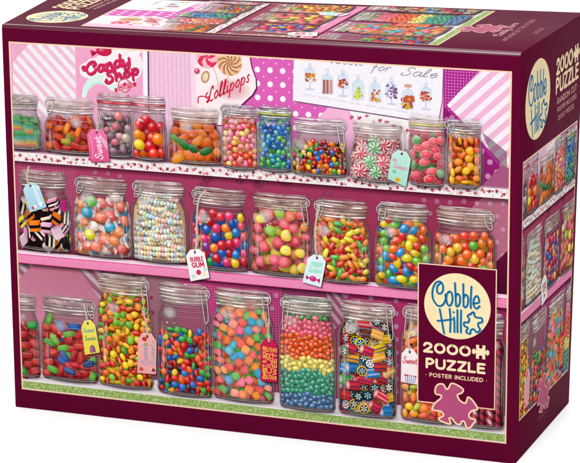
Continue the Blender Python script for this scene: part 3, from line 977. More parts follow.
def tag(key, quad, c0, c1, hole=True, cut=.22, string=None):
    """paper tag: corners TL TR BR BL; returns a map from (0..1, 0..1) on it"""
    TL, TR, BR, BL = [np.array(p) for p in quad]
    M = lambda u, v: tuple((1 - u) * (1 - v) * BL + u * (1 - v) * BR + u * v * TR + (1 - u) * v * TL)
    pts = [(0.02, 0), (.98, 0), (1, .03), (1, 1 - cut * .8), (.72, 1), (.28, 1), (0, 1 - cut * .8), (0, .03)]
    ART.poly(key, [(M(*p)[0] + .9, M(*p)[1] - .9) for p in pts], A(H('2a0a14'), .5))
    ART.poly(key, [M(*p) for p in pts], [mix(H(c1), H(c0), p[1]) for p in pts])
    if hole:
        h = M(.5, .9)
        if string:
            for o in (-.35, .35):
                ART.stroke(key, [(h[0] + o, h[1]), (string[0] + o * 2, string[1])] if not isinstance(string, list) else [(h[0] + o, h[1])] + [(a + o, b) for a, b in string], .55, H('d8bfb4'))
        ART.ell(key, h[0], h[1], .8, .95, H('5a4048'), seg=10)
    return M


def jars():
    G1, G2, G3 = H('e2d4d4'), H('c4b2ac'), H('cabab4')
    RED = H('cf2c3c')
    j = lambda lab: sub('candy_jar', 'printed jar of ' + lab)

    def make(lab, box, lh, row, fill, ring=None, clamp=None, tint=None, hot=(-.45, .85), lid=.90, neck=.84, sh=.23, shine=1.0, after=None, tone=None):
        J = Jar(j(lab), box, lh, neck, lid, sh)
        tone = tone if tone is not None else (G1, G2, G3)[row]
        tint = tint if tint is not None else (H('c2a4ae'), H('8a5560'), H('9a7076'))[row]
        art = ART
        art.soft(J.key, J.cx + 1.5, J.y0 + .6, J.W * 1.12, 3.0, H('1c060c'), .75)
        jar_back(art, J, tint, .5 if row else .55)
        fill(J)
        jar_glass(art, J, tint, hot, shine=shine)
        jar_lid(art, J, tone, ring, clamp)
        if after:
            after(J)
        return J

    def F(kind, s, cols, **kw):
        return lambda J: jar_fill(ART, J, kind, s, cols, **kw)

    # ---------------- top row
    def sour_blocks(J):
        jar_fill(ART, J, 'cube', 2.6, ['3d8f4a', '57a860', '2f7a44'])
        for x, y, r in (((6.4, 176.5)[0], J.y0 + 7, 9), ((14.6, 177.7)[0], J.y0 + 7.5, 8), ((4.0, 190.0)[0], (3.9, 188.0)[1], 6.5), ((12.7, 185.8)[0], (12.7, 185.8)[1], 6)):
            for i, c in enumerate(('d0766a', 'd9a24c', '8fae7a', '58a89c', '4d9a62', '63b46a')):
                a, b = y - r * .62 + r * 1.3 * i / 6, y - r * .62 + r * 1.3 * (i + 1) / 6
                ART.poly(J.key, [(x - r * .5, a), (x + r * .5, a - .4), (x + r * .5, b - .4), (x - r * .5, b)], [mul(H(c), .8), mul(H(c), .65), mul(H(c), .75), mul(H(c), 1.05)])
            for q in range(16):
                ART.ell(J.key, x + U(-.5, .5) * r, y + U(-.55, .6) * r, .2, .2, A(WHITE, .3), seg=5)
        ART.soft(J.key, J.cx - 3, J.y0 + 5, 10, 2.6, H('f6e6e0'), .25)
    make('layered green sour blocks', (-10.8, 22.0, 170.7, 208.6, 192.9), 12.5, 0, sour_blocks, tone=H('b3a29c'))
    make('red and orange jelly sweets', (23.4, 63.4, 170.3, 208.3, 194.0), 12.5, 0, F('gel', 3.0, ['c82a1e', 'dc4420', 'b4221e', 'e8641e', 'd0342c', '8a9a3a'], weights=[5, 5, 4, 3, 3, 1]), clamp='l', hot=(.2, .8),
         after=lambda J: [k_gel(ART, J.key, *Q(px, py), 2.4, H(c), 1.2, 1) for px, py, c in ((67, 128, 'f28a1c'), (78, 132, 'f0761c'), (66, 141, 'b0a03a'))])
    make('grey and cream candy stones', (62.7, 87.8, 170.2, 213.6, 198.8), 14, 0, F('stone', 2.9, ['7d666e', '98808a', '5d4c54', 'c890a0', 'd0b8a8', '8a6a78', 'c86a7c'], weights=[4, 4, 3, 2.4, 2, 3, 2]), ring=RED, neck=.97, lid=1.0, sh=.08, tone=H('c9aeb4'),
         after=lambda J: (k_ball(ART, J.key, *(78.0, 198.3), 3.1, H('e07a7c'), 1, 1), k_ball(ART, J.key, *(83.0, 183.8), 3.2, H('b8a890'), 1, 1)))
    make('red and orange candy balls', (87.1, 111.9, 169.9, 213.1, 196.4), 14, 0, F('ball', 3.6, ['d8202a', 'c4161e', 'e63a2a', 'f0701a', 'd42a30'], weights=[4, 3, 3, 2, 3]), ring=RED, neck=.97, lid=1.0, sh=.08, tone=H('cdb0b8'),
         after=lambda J: (k_ball(ART, J.key, *(105.8, 184.7), 4.0, H('f07c1c'), 1, 1), k_stone(ART, J.key, *(92.5, 180.1), 4.0, H('f0c822'), 1.05, 1), k_ball(ART, J.key, *(91.6, 187.1), 3.2, H('f08a22'), 1, 1)))
    make('orange fruit slices with green leaves', (112.9, 151.4, 169.9, 207.9, 200.6), 12, 0, F('slice', 3.3, ['e8641a', 'd9481a', 'c8281c', 'f08a24', 'e2701c'], weights=[4, 3, 3, 3, 3]), clamp=None, hot=(-.3, .9),
         after=lambda J: [k_slice(ART, J.key, *Q(px, py), r, H(c), 1.0, 1) for px, py, r, c in ((184, 144, 3.0, '1f7a2a'), (193, 148, 2.8, '176a26'), (206, 151, 3.0, '1c6a24'), (175, 138, 2.4, '5a9a3a'), (178, 158, 3.2, 'f0941c'))])
    make('pink and orange jelly beans', (150.4, 175.9, 168.5, 211.8, 203.9), 11, 0, F('bean', 2.0, ['f0602c', 'f2483a', 'f58a7a', 'f06a8a', 'f2b05a', 'ee5022', 'f7889a', 'f8d07a'], weights=[5, 4, 3, 3, 2, 5, 3, 1.4]), neck=.97, lid=.98, sh=.08, tone=H('b3b0b8'), clamp='l', hot=(-.3, .95))
    make('blue and green jelly beans', (175.6, 199.5, 169.0, 212.1, 204.2), 11, 0, F('bean', 2.0, ['2a6ab0', '2a8a9a', '3fa06a', '4a9a3a', '34559a', '5ab0b8', '6aa84a', '3a78c8'], weights=[4, 4, 3, 3, 3, 3, 2, 3]), ring=H('c8c83a'), neck=.97, lid=.98, sh=.08, tone=H('b0b8b0'), hot=(-.3, .95))
    make('small mixed chocolate beads', (198.5, 237.3, 168.0, 206.5, 190.5), 12.5, 0, F('ball', 1.75, ['6a2016', 'd8281e', 'e8641e', 'f0c020', '3fa040', '2f6ac0', '3a1610', 'a0201c', 'f08a24'], weights=[2.4, 3, 2.6, 2.6, 2.4, 1.8, 1.6, 2, 1.6]), clamp='R', hot=(-.65, .72))
    make('red and green striped mints', (238.0, 275.1, 167.3, 206.5, 195.8), 12, 0, F('mint', 4.1, ['d02a3c', '3aa04a', 'd8384a', 'c82438'], weights=[3, 2.6, 3, 3], dens=1.2), hot=(-.5, .75),
         after=lambda J: [(shade_blot(ART, J.key, *Q(px, py), 3.4), k_mint(ART, J.key, *Q(px, py), 3.7, H(c), 1.05, 1)) for px, py, c in ((361, 153, 'd83444'), (375, 148, '35a64c'), (370, 161, '46b456'), (383, 162, 'dc3648'), (376, 172, '35a64c'), (361, 170, 'd02a3c'))])
    make('red and green gum discs', (276.8, 301.6, 167.1, 211.9, 203.2), 11, 0, F('gumdisc', 3.2, ['e0485a', 'ea6068', 'd83648', '5a9a54', '7ab070'], weights=[5, 4, 4, 1.3, 1]), ring=H('c8c43a'), neck=.96, lid=.99, sh=.09, hot=(-.55, .9), shine=.7)
    make('orange and yellow candy buttons', (301.6, 324.6, 168.0, 211.8, 203.5), 11.5, 0, F('lentil', 2.7, ['f08a1c', 'f2a41c', 'e2601a', 'd0341c', 'f4c01e', 'b52a1a'], weights=[4, 3, 3, 2, 2, 2]), neck=.96, lid=.99, sh=.09, clamp='l', hot=(-.3, .98), tone=H('aeb0b4'))

    # ---------------- middle row
    make('liquorice allsorts', (1.5, 41.5, 101.2, 157.0, 135.5), 14, 1, F('sort', 4.1, ['1c1216'], bed=H('3a2026'), dens=1.3, back=.8), hot=(.3, .9), shine=.6)
    make('wrapped fruit chews', (43.6, 85.4, 100.8, 156.1, 143.0), 13.5, 1, F('wrapped', 4.1, ['f2785a', 'f58a4a', '3aa8cc', 'f0dc3a', '7cc860', 'f8dcd2', 'f06a62', 'b494c4', 'f8c0b4'], weights=[4, 3, 2.2, 1.8, 1, 1.2, 3, .4, 1], dens=1.3, bed=H('a87a74')), clamp='l', hot=(-.5, .95))

    def necklaces(J):
        ys, hw = J.outline(1.4, J.y0 + 1.4, J.yf)
        ART.grid(J.key, [J.cx - w for w in hw], [J.cx + w for w in hw], ys, [(H('d6b48c'), H('b08a70'))] * len(ys))
        past = ['f4e3b4', 'f6c7a4', 'f3a9a4', 'cfe0b0', 'b9dbe4', 'f7efd6', 'f5d48a', 'f2b8c4', 'dfe8c6', 'a9c8dc']
        rows = []
        y = J.y0 + 3.4
        while y < J.yf + 2:
            rows.append(y)
            y += 3.5
        for pas in range(3):
            for ri, y in enumerate(rows):
                w = J.hw(y) - 2.8
                a = (U(-.12, .12) if ri < 3 else U(-.55, .55))
                x0, x1 = J.cx - w, J.cx + w
                if ri > 2:
                    ln = U(.45, 1.0)
                    o = U(-1, 1) * w * (1 - ln)
                    x0, x1 = J.cx + o - w * ln, J.cx + o + w * ln
                n = int((x1 - x0) / 2.0)
                bend = U(-2.2, .8) if ri > 2 else -.9
                for i in range(n):
                    t = i / max(1, n - 1) * 2 - 1
                    x = (x0 + x1) / 2 + (x1 - x0) / 2 * t
                    yy = y + a * t * 5 + bend * (1 - t * t) * 1.3
                    if J.y0 + 2.4 < yy < J.yf + 3 and abs(x - J.cx) < J.hw(yy) - 1.8:
                        if i % 3 == 0:
                            ART.soft(J.key, x, yy - 1.3, 3.2, 1.4, H('3a1c14'), .5)
                        e = (x - J.cx) / (J.W)
                        blob(ART, J.key, x, yy, 1.12, 1.75, H(RND.choice(past)), ang=a * .8 + bend * -.35 * t + U(-.1, .1), m=(.62, .82, 1.0)[pas] * (1.02 - .3 * e * e), spec=.25, amb=.62, pw=.8, sharp=8)
    make('pastel candy necklaces', (85.4, 125.8, 100.6, 156.4, 146.2), 13.5, 1, necklaces, clamp='l', hot=(-.5, .92), tint=H('7a4450'))
    make('rainbow gumballs', (127.5, 169.3, 99.2, 154.9, 137.4), 14, 1, F('ball', 3.25, ['d8283a', 'e8506a', 'f08028', 'f2c81e', '2a5ab0', '1f8a4a', '7a3a8a', 'c01c28', 'e83c74', '2a7ac0'], weights=[3, 3, 2.6, 2.4, 3, 1.8, 1, 2, 2.4, 2]), hot=(-.55, .80), clamp='l')
    make('pastel sugared gumdrops', (169.6, 212.7, 99.3, 154.2, 144.8), 13, 1, F('dome', 4.0, ['ea4058', 'f2cc28', 'f6bca4', 'f26a3a', 'e2344e', '9ac83a', 'f58a3a', 'ee4a6a', 'f4d83c'], weights=[3, 2.4, 1.6, 3, 3, 1, 2.4, 2, 1.6], dens=1.6), clamp='R', hot=(-.5, .9))
    make('fruit flavoured candy capsules', (212.4, 252.0, 98.3, 154.1, 140.8), 14, 1, F('caps', 2.4, ['d82a22', 'e8641e', 'f0c420', '48a83a', 'c81c22', 'f08a1e', 'f0d62a'], weights=[4, 3.4, 2.6, 2, 3, 2, 1.6]), clamp='l', hot=(-.6, .8))
    make('bright jelly eggs', (254.7, 292.6, 98.4, 154.7, 144.1), 14, 1, F('bean', 2.9, ['2a8ac8', 'f0c820', 'd82a2a', '78b834', 'f0702a', 'e8d028', '3a9ad0', '48a03a', 'e04a2a'], weights=[3, 3, 3, 2.4, 2.4, 1.6, 2, 1.6, 2]), clamp='l', hot=(-.45, .84))
    make('red orange and green candy balls', (293.3, 335.1, 96.9, 155.2, 137.0), 14.5, 1, F('ball', 3.2, ['e8582a', 'e23a2a', 'f28a2a', 'd23028', '6ab844', 'f0b83a', 'f06a2a'], weights=[4, 3, 3, 2.4, 2.6, 2.6, 3]), clamp='r', hot=(-.6, .80), sh=.2)

    # ---------------- bottom row
    make('red and green jelly sweets', (-19.5, 15.6, 9.3, 69.4, 47.0), 15, 2, F('gel', 3.6, ['c8262c', 'd43a34', 'a81e26', '3aaa48'], weights=[4, 3, 3, 2]), hot=(.2, .9), shine=.6)
    make('red and blue jelly bears', (15.7, 59.2, 9.9, 70.9, 53.1), 15.5, 2, F('gel', 3.3, ['c8222a', 'd83a34', 'b01c26', '2f62b8', '6ab83a', 'e0503c'], weights=[4, 4, 3, 1.8, 1.6, 2]), clamp='r', hot=(-.3, .83), shine=.7,
         after=lambda J: [k_gel(ART, J.key, *Q(px, py), 3.0, H(c), 1.15, 1) for px, py, c in ((50, 342, '4fa03a'), (69, 334, '6aa838'), (65, 356, '2a5a9a'), (70, 371, '24508f'), (89, 364, '1f3f78'), (55, 339, '7fb84a'))])
    make('orange yellow and green candy lentils', (58.4, 99.0, 9.7, 89.5, 79.0), 16.5, 2, F('lentil', 2.55, ['f08a1e', 'f2c41e', 'd82a1e', '78b82e', 'e8601a', 'f4d22a', 'c8201c', '5a9a28'], weights=[3.6, 3, 3, 2, 3, 1.6, 1.6, 1]), clamp='R', hot=(-.4, .86), shine=.9)
    make('colourful button sweets and an empty top half', (101.5, 142.1, 8.7, 87.8, 55.0), 16.5, 2, F('lentil', 2.5, ['d8261e', '2a6ab8', 'f0c01e', '3a9a3a', 'e8581c', '4a1c12', '2a5aa8', 'c81e1c'], weights=[4, 3, 2.4, 2, 2.6, 1.6, 2, 2]), clamp='R', hot=(-.5, .9))
    make('sour gummy cubes', (141.7, 185.5, 9.4, 88.2, 79.9), 16, 2, F('cube', 3.1, ['e84a3c', 'f07a30', '48a83a', '3aa0c8', 'f0688a', 'f0902c', 'e8403c', '5ab84a', '4ab0c0', 'f28a7a'], weights=[4, 3, 3, 1.8, 2.4, 2, 2, 2, 1.6, 2], bed=H('7a3a36')), clamp='R', hot=(-.5, .92), shine=.8)

    lay = [('5078a4', .16), ('3f9a7a', .36), ('f2dc6a', .48), ('ee5a22', .68), ('f06078', .83), ('3f8a3a', 2)]
    

    def rainbow(x, y):
        J0, J1 = RB[0], RB[1]
        t = (y + U(-1.5, 1.5) - J0) / (J1 - J0)
        for c, lim in lay:
            if t < lim:
                return mul(H(c), U(.85, 1.15))
        return H(c)
    box = (188.6, 228.5, 8.1, 86.9, 84.8)
    RB = (box[2], box[4])
    make('jelly beans in rainbow layers', box, 15, 2, lambda J: jar_fill(ART, J, 'bean', 1.8, ['f06078', 'ee5a22', 'f2dc6a', '3f9a7a', '3a5480'], pick=rainbow, bed=H('6a3a3a'), back=.8), clamp='L', hot=(-.55, .93), shine=.7)
    make('cut rock candy with flowers', (229.5, 270.3, 8.6, 88.0, 75.1), 16, 2, F('rock', 4.0, ['2a7ab8', 'e8bc1e', 'd8303a', '3fa04a', 'c8382e', 'f07a8a', 'f0a828', '7a3a1e', 'f0d8b0'], weights=[2, 4, 3.4, 2, 2, 1.6, 3, 1.6, .8], bed=H('4a3034'), back=.8), clamp='R', hot=(-.5, .93))
    make('peach and yellow candy lentils', (272.4, 311.2, 9.2, 88.6, 76.5), 16, 2, F('lentil', 2.9, ['f0782a', 'f2a030', 'e85a3a', 'f0c82a', 'e8463a', 'b0c03a'], weights=[4, 3, 3, 2, 2, 1]), clamp='L', hot=(-.5, .93))

    def sticks(J):
        ys, hw = J.outline(1.2, J.y0 + 1.4, J.yf)
        ART.grid(J.key, [J.cx - w for w in hw], [J.cx + w for w in hw], ys, [(H('5a2030'), H('3a1420'))] * len(ys))
        x = J.cx - J.W + 3.2
        i = 0
        while x < J.cx + J.W - 2.6:
            w = 2.35
            ca, cb = [('d03a4c', 'f2c4cc'), ('4a76c0', 'ece4ea'), ('d84a58', 'f6d8d4'), ('c8344c', '6a2438')][(i if x < J.cx + 9 else 3) % 4]
            y = J.y0 + 2
            rg = [(x - w, J.y0 + 2), (x + w, J.y0 + 2), (x + w, J.yf), (x - w, J.yf)]
            ART.poly(J.key, rg, H(cb))
            while y < J.yf + 6:
                ART.poly(J.key, [(x - w, y), (x + w, y - 3.4), (x + w, y - .2), (x - w, y + 3.2)], H(ca), clip=rg)
                y += 5.6
            for sg in (-1, 1):
                a0, a1 = A(H('2a0a14'), .65), A(H('2a0a14'), 0)
                ART.grid(J.key, [min(x + sg * w, x)] * 2, [max(x + sg * w, x)] * 2, [J.y0 + 2, J.yf], [((a0, a1) if sg < 0 else (a1, a0))] * 2)
            ART.soft(J.key, x - .5, (J.y0 + J.yf) / 2, .5, (J.yf - J.y0) * .45, WHITE, .35)
            x += 5.1
            i += 1
    make('twisted candy sticks', (308.5, 342.8, 9.6, 87.1, 70.4), 16, 2, sticks, hot=(.5, .9))


def tags():
    k = sub('gift_tag', 'pink tag with white writing')
    M = tag(k, [(54.7, 188.3), (69.1, 188.6), (71.0, 167.1), (56.9, 166.0)], 'f27aac', 'e0528c', string=(64.8, 200.2))
    ART.poly(k, [M(.62, .9), M(.95, .6), M(.95, .35), M(.75, .55)], A(H('fbd3e2'), .7))
    text(ART, k, '(Sweet', M(.66, .08), M(.66, .78), 5.2, .75, H('fde0ec'), gap=.1)
    ART.stroke(k, [M(.15, .1), M(.2, .45), M(.15, .8)], .4, H('fbb8d4'))
    k = sub('gift_tag', 'mint green tag with yellow flower')
    M = tag(k, [(266.9, 190.0), (279.4, 188.0), (275.6, 165.6), (263.3, 170.2)], 'bfe8da', 'a9dccb', string=[(274.4, 195.8), (273.7, 203.5)])
    text(ART, k, '(Sweets', M(.2, .42), M(.92, .45), 3.4, .5, H('d79ab4'), gap=.1)
    ART.ell(k, *M(.28, .3), 1.5, 1.3, H('7fc4b0'))
    ART.ell(k, *M(.2, .66), 1.6, 1.2, A(H('f0b8c8'), .7))
    for q in range(6):
        t = q * 1.047
        m = M(.52, .1)
        ART.ell(k, m[0] + 1.3 * math.cos(t), m[1] + 1.0 * math.sin(t), .95, .6, H('e3b82c'), ang=t)
    ART.ell(k, *M(.52, .1), .7, .6, H('a8801c'))
    k = sub('gift_tag', 'pale blue tag with white writing')
    M = tag(k, [(5.9, 146.0), (17.5, 149.7), (23.9, 132.2), (11.1, 127.3)], 'bfe2ee', 'a3cfe0', string=[(9.8, 151.2), (11.6, 159.6)])
    text(ART, k, '(Sweet', M(.62, .86), M(.62, .18), 4.2, .7, H('eaf6fa'), gap=.1)
    for (u, v, c) in ((.25, .12, 'd8505a'), (.4, .15, 'f6f2f2'), (.72, .14, 'f3f7fa')):
        ART.ell(k, *M(u, v), 1.0, 1.2, H(c), ang=.4)
    k = sub('gift_tag', 'white tag with red block lettering')
    M = tag(k, [(123.6, 110.7), (136.8, 113.2), (140.7, 93.3), (127.1, 89.6)], 'fbf7f4', 'f2efec', string=[(132.0, 118.3), (132.2, 130.6), (133.9, 145.7), (138.9, 152.8)])
    text(ART, k, 'BUBBLE', M(.2, .62), M(.86, .60), 2.7, .62, H('d2436a'))
    text(ART, k, 'GUM', M(.24, .42), M(.84, .40), 3.2, .85, H('cf3a62'), gap=.3)
    ART.ell(k, *M(.5, .24), 1.75, 1.85, H('d8326c'), edge=H('c22a5c'))
    for (u, v, c) in ((.2, .14, 'bfe3dc'), (.85, .3, 'bfe0e4'), (.72, .16, 'f3e6b0')):
        ART.ell(k, *M(u, v), 1.3, 1.3, H(c))
    k = sub('gift_tag', 'pale tag with a crimson wrapped sweet')
    M = tag(k, [(209.9, 116.1), (222.5, 115.2), (218.3, 93.9), (205.7, 96.4)], 'e3f1f4', 'dcecf2', string=[(214.7, 121.9), (214.8, 135.3), (217.6, 148.9)])
    ART.poly(k, [M(.18, .38), M(.88, .42), M(.88, .78), M(.24, .74)], H('a8e2d4'))
    text(ART, k, '(Sweet', M(.26, .5), M(.86, .53), 3.6, .5, H('dff4ee'), gap=.1)
    c = M(.5, .2)
    ART.ell(k, *c, 2.5, 1.9, H('d22a78'), ang=-.2)
    for sg in (-1, 1):
        ART.poly(k, [(c[0] + sg * 2.0, c[1] - sg * .4), (c[0] + sg * 5.0, c[1] + 1.4 - sg * .9), (c[0] + sg * 4.6, c[1] - 1.9 - sg * .9)], H('c02468'))
    ART.soft(k, c[0] - .6, c[1] + .6, 1.1, .7, H('f7a0c8'), .7)
    k = sub('gift_tag', 'yellow tag with a drawn cupcake')
    M = tag(k, [(46.3, 53.9), (56.4, 56.6), (60.1, 33.1), (48.9, 30.2)], 'f2e468', 'ecd648', string=[(50.3, 60.7), (49.0, 66.9)])
    text(ART, k, '(Sweet', M(.1, .66), M(.86, .62), 3.2, .55, H('8ab09a'), gap=.08)
    text(ART, k, '(Sweets', M(.14, .42), M(.9, .38), 3.2, .55, H('86a86a'), gap=.08)
    ART.poly(k, [M(.35, .03), M(.75, .03), M(.72, .2), M(.55, .27), M(.38, .2)], H('8f5a78'))
    ART.stroke(k, [M(.48, .04), M(.5, .2)], .4, H('c9a0b0'))
    k = sub('gift_tag', 'peach pink tag with blue writing')
    M = tag(k, [(88.5, 50.9), (101.9, 50.2), (100.8, 21.7), (87.0, 21.3)], 'f2b3ac', 'efa2a4', string=[(94.4, 57.9), (92.1, 66.1)])
    text(ART, k, '(Sweet', M(.52, .2), M(.52, .72), 4.2, .65, H('8fa2bc'), gap=.1)
    text(ART, k, '(Sweets', M(.9, .22), M(.9, .82), 3.8, .6, H('94a4b8'), gap=.1)
    for (u, v, c, r) in ((.35, .84, 'c83a44', 1.7), (.45, .72, 'b8b84a', 1.3), (.22, .1, 'd8604a', 1.5), (.86, .1, 'a03038', 1.3), (.7, .12, 'e8d0c0', 1.2), (.5, .92, 'a02a30', .9)):
        ART.ell(k, *M(u, v), r, r * .95, H(c), edge=mul(H(c), .75))
    k = sub('gift_tag', 'crimson tag with yellow lettering')
    M = tag(k, [(176.1, 55.8), (188.0, 54.6), (187.3, 25.3), (175.7, 25.1)], 'cf1f50', 'c01a48', string=(181.1, 69.1))
    for u, s, hh in ((.36, 'SWEET & SOUR', 2.0), (.70, 'SOURS', 3.4), (1.0, 'SWEETS', 2.7)):
        text(ART, k, s, M(u - .04, .06), M(u - .04, .80), hh, .6, H('f0b44a'), gap=.2)
    k = sub('gift_tag', 'white tag with red script')
    M = tag(k, [(273.3, 58.7), (284.1, 58.1), (284.2, 34.3), (272.8, 35.1)], 'f9eef0', 'f3e3e6', string=[(277.7, 65.0), (279.6, 76.0)])
    text(ART, k, '(Sweets', M(.1, .56), M(1.1, .58), 4.4, .6, H('d23a50'), gap=.1)
    for i in range(6):
        ART.stroke(k, [M(.3 + .1 * i, .02), M(.26 + .12 * i, .2)], .5, H(RND.choice(('5a9ab8', '3a7aa0', 'd0607a'))))
        ART.ell(k, *M(.26 + .12 * i, .22), .8, .6, H(RND.choice(('d23a50', 'e8909c', '8ac0d0'))))


# ------------------------------------------------------------------ marks on the carton: logo, lettering, jigsaw piece
CREAM = 'fbe4ba'
LOGO = [
 [(-0.517, 0.669), (-0.613, 0.545), (-0.612, 0.381), (-0.530, 0.339), (-0.449, 0.429), (-0.448, 0.610), (-0.533, 0.710), (-0.663, 0.655), (-0.753, 0.434), (-0.741, 0.171), (-0.609, -0.021), (-0.462, -0.007), (-0.366, 0.157), (-0.367, 0.338)],
 [(-0.254, 0.430), (-0.334, 0.292), (-0.313, 0.063), (-0.224, 0.006), (-0.154, 0.160), (-0.172, 0.372), (-0.254, 0.430)],
 [(-0.085, 0.708), (-0.065, 0.399), (-0.045, 0.023)],
 [(-0.058, 0.285), (-0.003, 0.388), (0.069, 0.313), (0.064, 0.099), (-0.006, -0.003), (-0.045, 0.032)],
 [(0.165, 0.698), (0.171, 0.421), (0.182, 0.028)],
 [(0.179, 0.274), (0.243, 0.388), (0.315, 0.287), (0.305, 0.089), (0.237, -0.006), (0.185, 0.028)],
 [(0.413, 0.641), (0.398, 0.286), (0.401, -0.015)],
 [(0.490, 0.138), (0.644, 0.192), (0.597, 0.371), (0.501, 0.296), (0.484, 0.098), (0.569, -0.012), (0.665, 0.076)],
 [(-0.535, -0.131), (-0.467, -0.488), (-0.398, -0.859)], [(-0.235, -0.089), (-0.206, -0.430), (-0.216, -0.801)], [(-0.598, -0.494), (-0.401, -0.462), (-0.160, -0.405)],
 [(-0.102, -0.340), (-0.087, -0.550), (-0.085, -0.788)], [(-0.117, -0.183), (-0.110, -0.189)],
 [(-0.001, -0.106), (0.003, -0.475), (0.006, -0.786)], [(0.110, -0.109), (0.107, -0.465), (0.110, -0.782)],
 [(0.396, -0.187), (0.486, -0.125), (0.527, -0.253), (0.624, -0.283), (0.728, -0.286), (0.742, -0.403), (0.639, -0.440), (0.627, -0.533), (0.687, -0.646), (0.584, -0.729), (0.492, -0.639), (0.409, -0.687), (0.384, -0.795), (0.266, -0.747), (0.317, -0.616), (0.212, -0.574), (0.211, -0.468), (0.322, -0.451), (0.359, -0.355), (0.306, -0.261), (0.396, -0.187)],
]
PIECE = [(296.0, 33.2), (297.9, 36.1), (301.3, 36.5), (303.3, 33.5), (304.9, 34.5), (306.7, 37.7), (310.6, 37.0), (314.5, 34.5), (313.6, 32.0), (310.8, 30.3), (312.2, 27.0), (315.6, 25.2), (317.0, 27.0), (317.8, 29.6), (320.9, 27.6), (324.3, 22.3), (320.8, 20.8), (318.6, 18.0), (319.3, 15.4), (322.5, 15.0), (322.5, 13.4), (319.4, 9.0), (317.0, 8.9), (315.7, 12.4), (313.9, 12.6), (312.8, 10.3), (309.8, 10.9), (307.2, 14.1), (305.4, 13.5), (306.5, 10.1), (303.5, 10.2), (299.6, 11.4), (298.3, 12.8), (301.1, 14.7), (301.5, 16.2), (299.5, 18.0), (296.1, 18.0), (294.1, 19.2), (296.0, 23.2), (299.5, 26.6), (299.9, 28.9), (296.3, 29.5), (296.0, 33.2)]


def piece_icon(art, key, P, s, col):
    """small solid jigsaw piece: body with knobs left and right and notches above and below"""
    pts = [(-1.15, .2), (-.9, .42), (-.72, .2), (-.62, .25), (-.62, .95), (-.2, .95), (-.25, .6), (0, .42), (.25, .6), (.2, .95), (.62, .95), (.62, .25), (.72, .2), (.9, .42), (1.15, .2),
           (1.15, -.2), (.9, -.42), (.72, -.2), (.62, -.25), (.62, -.95), (.2, -.95), (.25, -.6), (0, -.42), (-.25, -.6), (-.2, -.95), (-.62, -.95), (-.62, -.25), (-.72, -.2), (-.9, -.42), (-1.15, -.2)]
    art.poly(key, [P(a * s, b * s) for a, b in pts], col, convex=False)


def draw_logo(art, key, P, r):
    """P maps logo millimetres to the sheet"""
    V = [P(r * math.cos(2 * math.pi * i / 56), r * math.sin(2 * math.pi * i / 56)) for i in range(56)]
    art.poly(key, V, H('fbe6b6'))
    for off, c, w in (((.018, -.012), H('62b0b4'), .062), ((0, 0), H('17639f'), .05)):
        for st in LOGO:
            art.stroke(key, [P((a + off[0]) * r, (b + off[1]) * r) for a, b in st], w * r, c)


def draw_piece(art, key, P, fill, edge, w):
    pts = spline([P(a, b) for a, b in PIECE], 4)
    art.poly(key, pts[:-1], fill, convex=False)
    art.stroke(key, pts, w, edge, smooth=False)


def badge(art):
    kb = ('badge', None, None)
    TL, TR, BR, BL = (283.8, 116.6), (335.5, 116.8), (336.1, 22.9), (283.8, 22.6)
    x0, x1, y0, y1 = (TL[0] + BL[0]) / 2, (TR[0] + BR[0]) / 2, (BL[1] + BR[1]) / 2, (TL[1] + TR[1]) / 2
    art.poly(kb, [(x0, y0), (x1, y0), (x1, y1), (x0, y1)], H('f6cfae'))
    b = .75
    art.poly(kb, [(x0 + b, y0 + b), (x1 - b, y0 + b), (x1 - b, y1 - b), (x0 + b, y1 - b)], H(MAROON))
    c = (310.1, 89.9)
    draw_logo(art, ('badge', 'logo_disc', None), lambda a, q: (c[0] + a, c[1] + q), 21.9)
    kl = ('badge', 'lettering', None)
    A0, A1 = (288.3, 57.6), (318.5, 57.9)
    yb = (A0[1] + A1[1]) / 2
    text(art, kl, '2000', (A0[0], yb), (A1[0], yb), 5.6, 1.7, H(CREAM), gap=.27)
    ci = (325.8, 60.9)
    piece_icon(art, kl, lambda a, q: (ci[0] + a, ci[1] + q), 4.9, H(CREAM))
    A0, A1 = (290.2, 47.2), (328.4, 46.9)
    yb = (A0[1] + A1[1]) / 2
    text(art, kl, 'PUZZLE', (A0[0], yb), (A1[0], yb), 5.7, 1.65, H(CREAM), gap=.27)
    A0, A1 = (289.8, 40.7), (329.8, 41.2)
    yb = (A0[1] + A1[1]) / 2
    text(art, kl, '. POSTER INCLUDED .', (A0[0], yb), (A1[0], yb), 2.35, .55, H('f3cfae'), gap=.3)
    draw_piece(art, ('badge', 'jigsaw_emblem', None), lambda a, q: (a, q), H('b8527c'), H('fbd9b4'), 1.1)




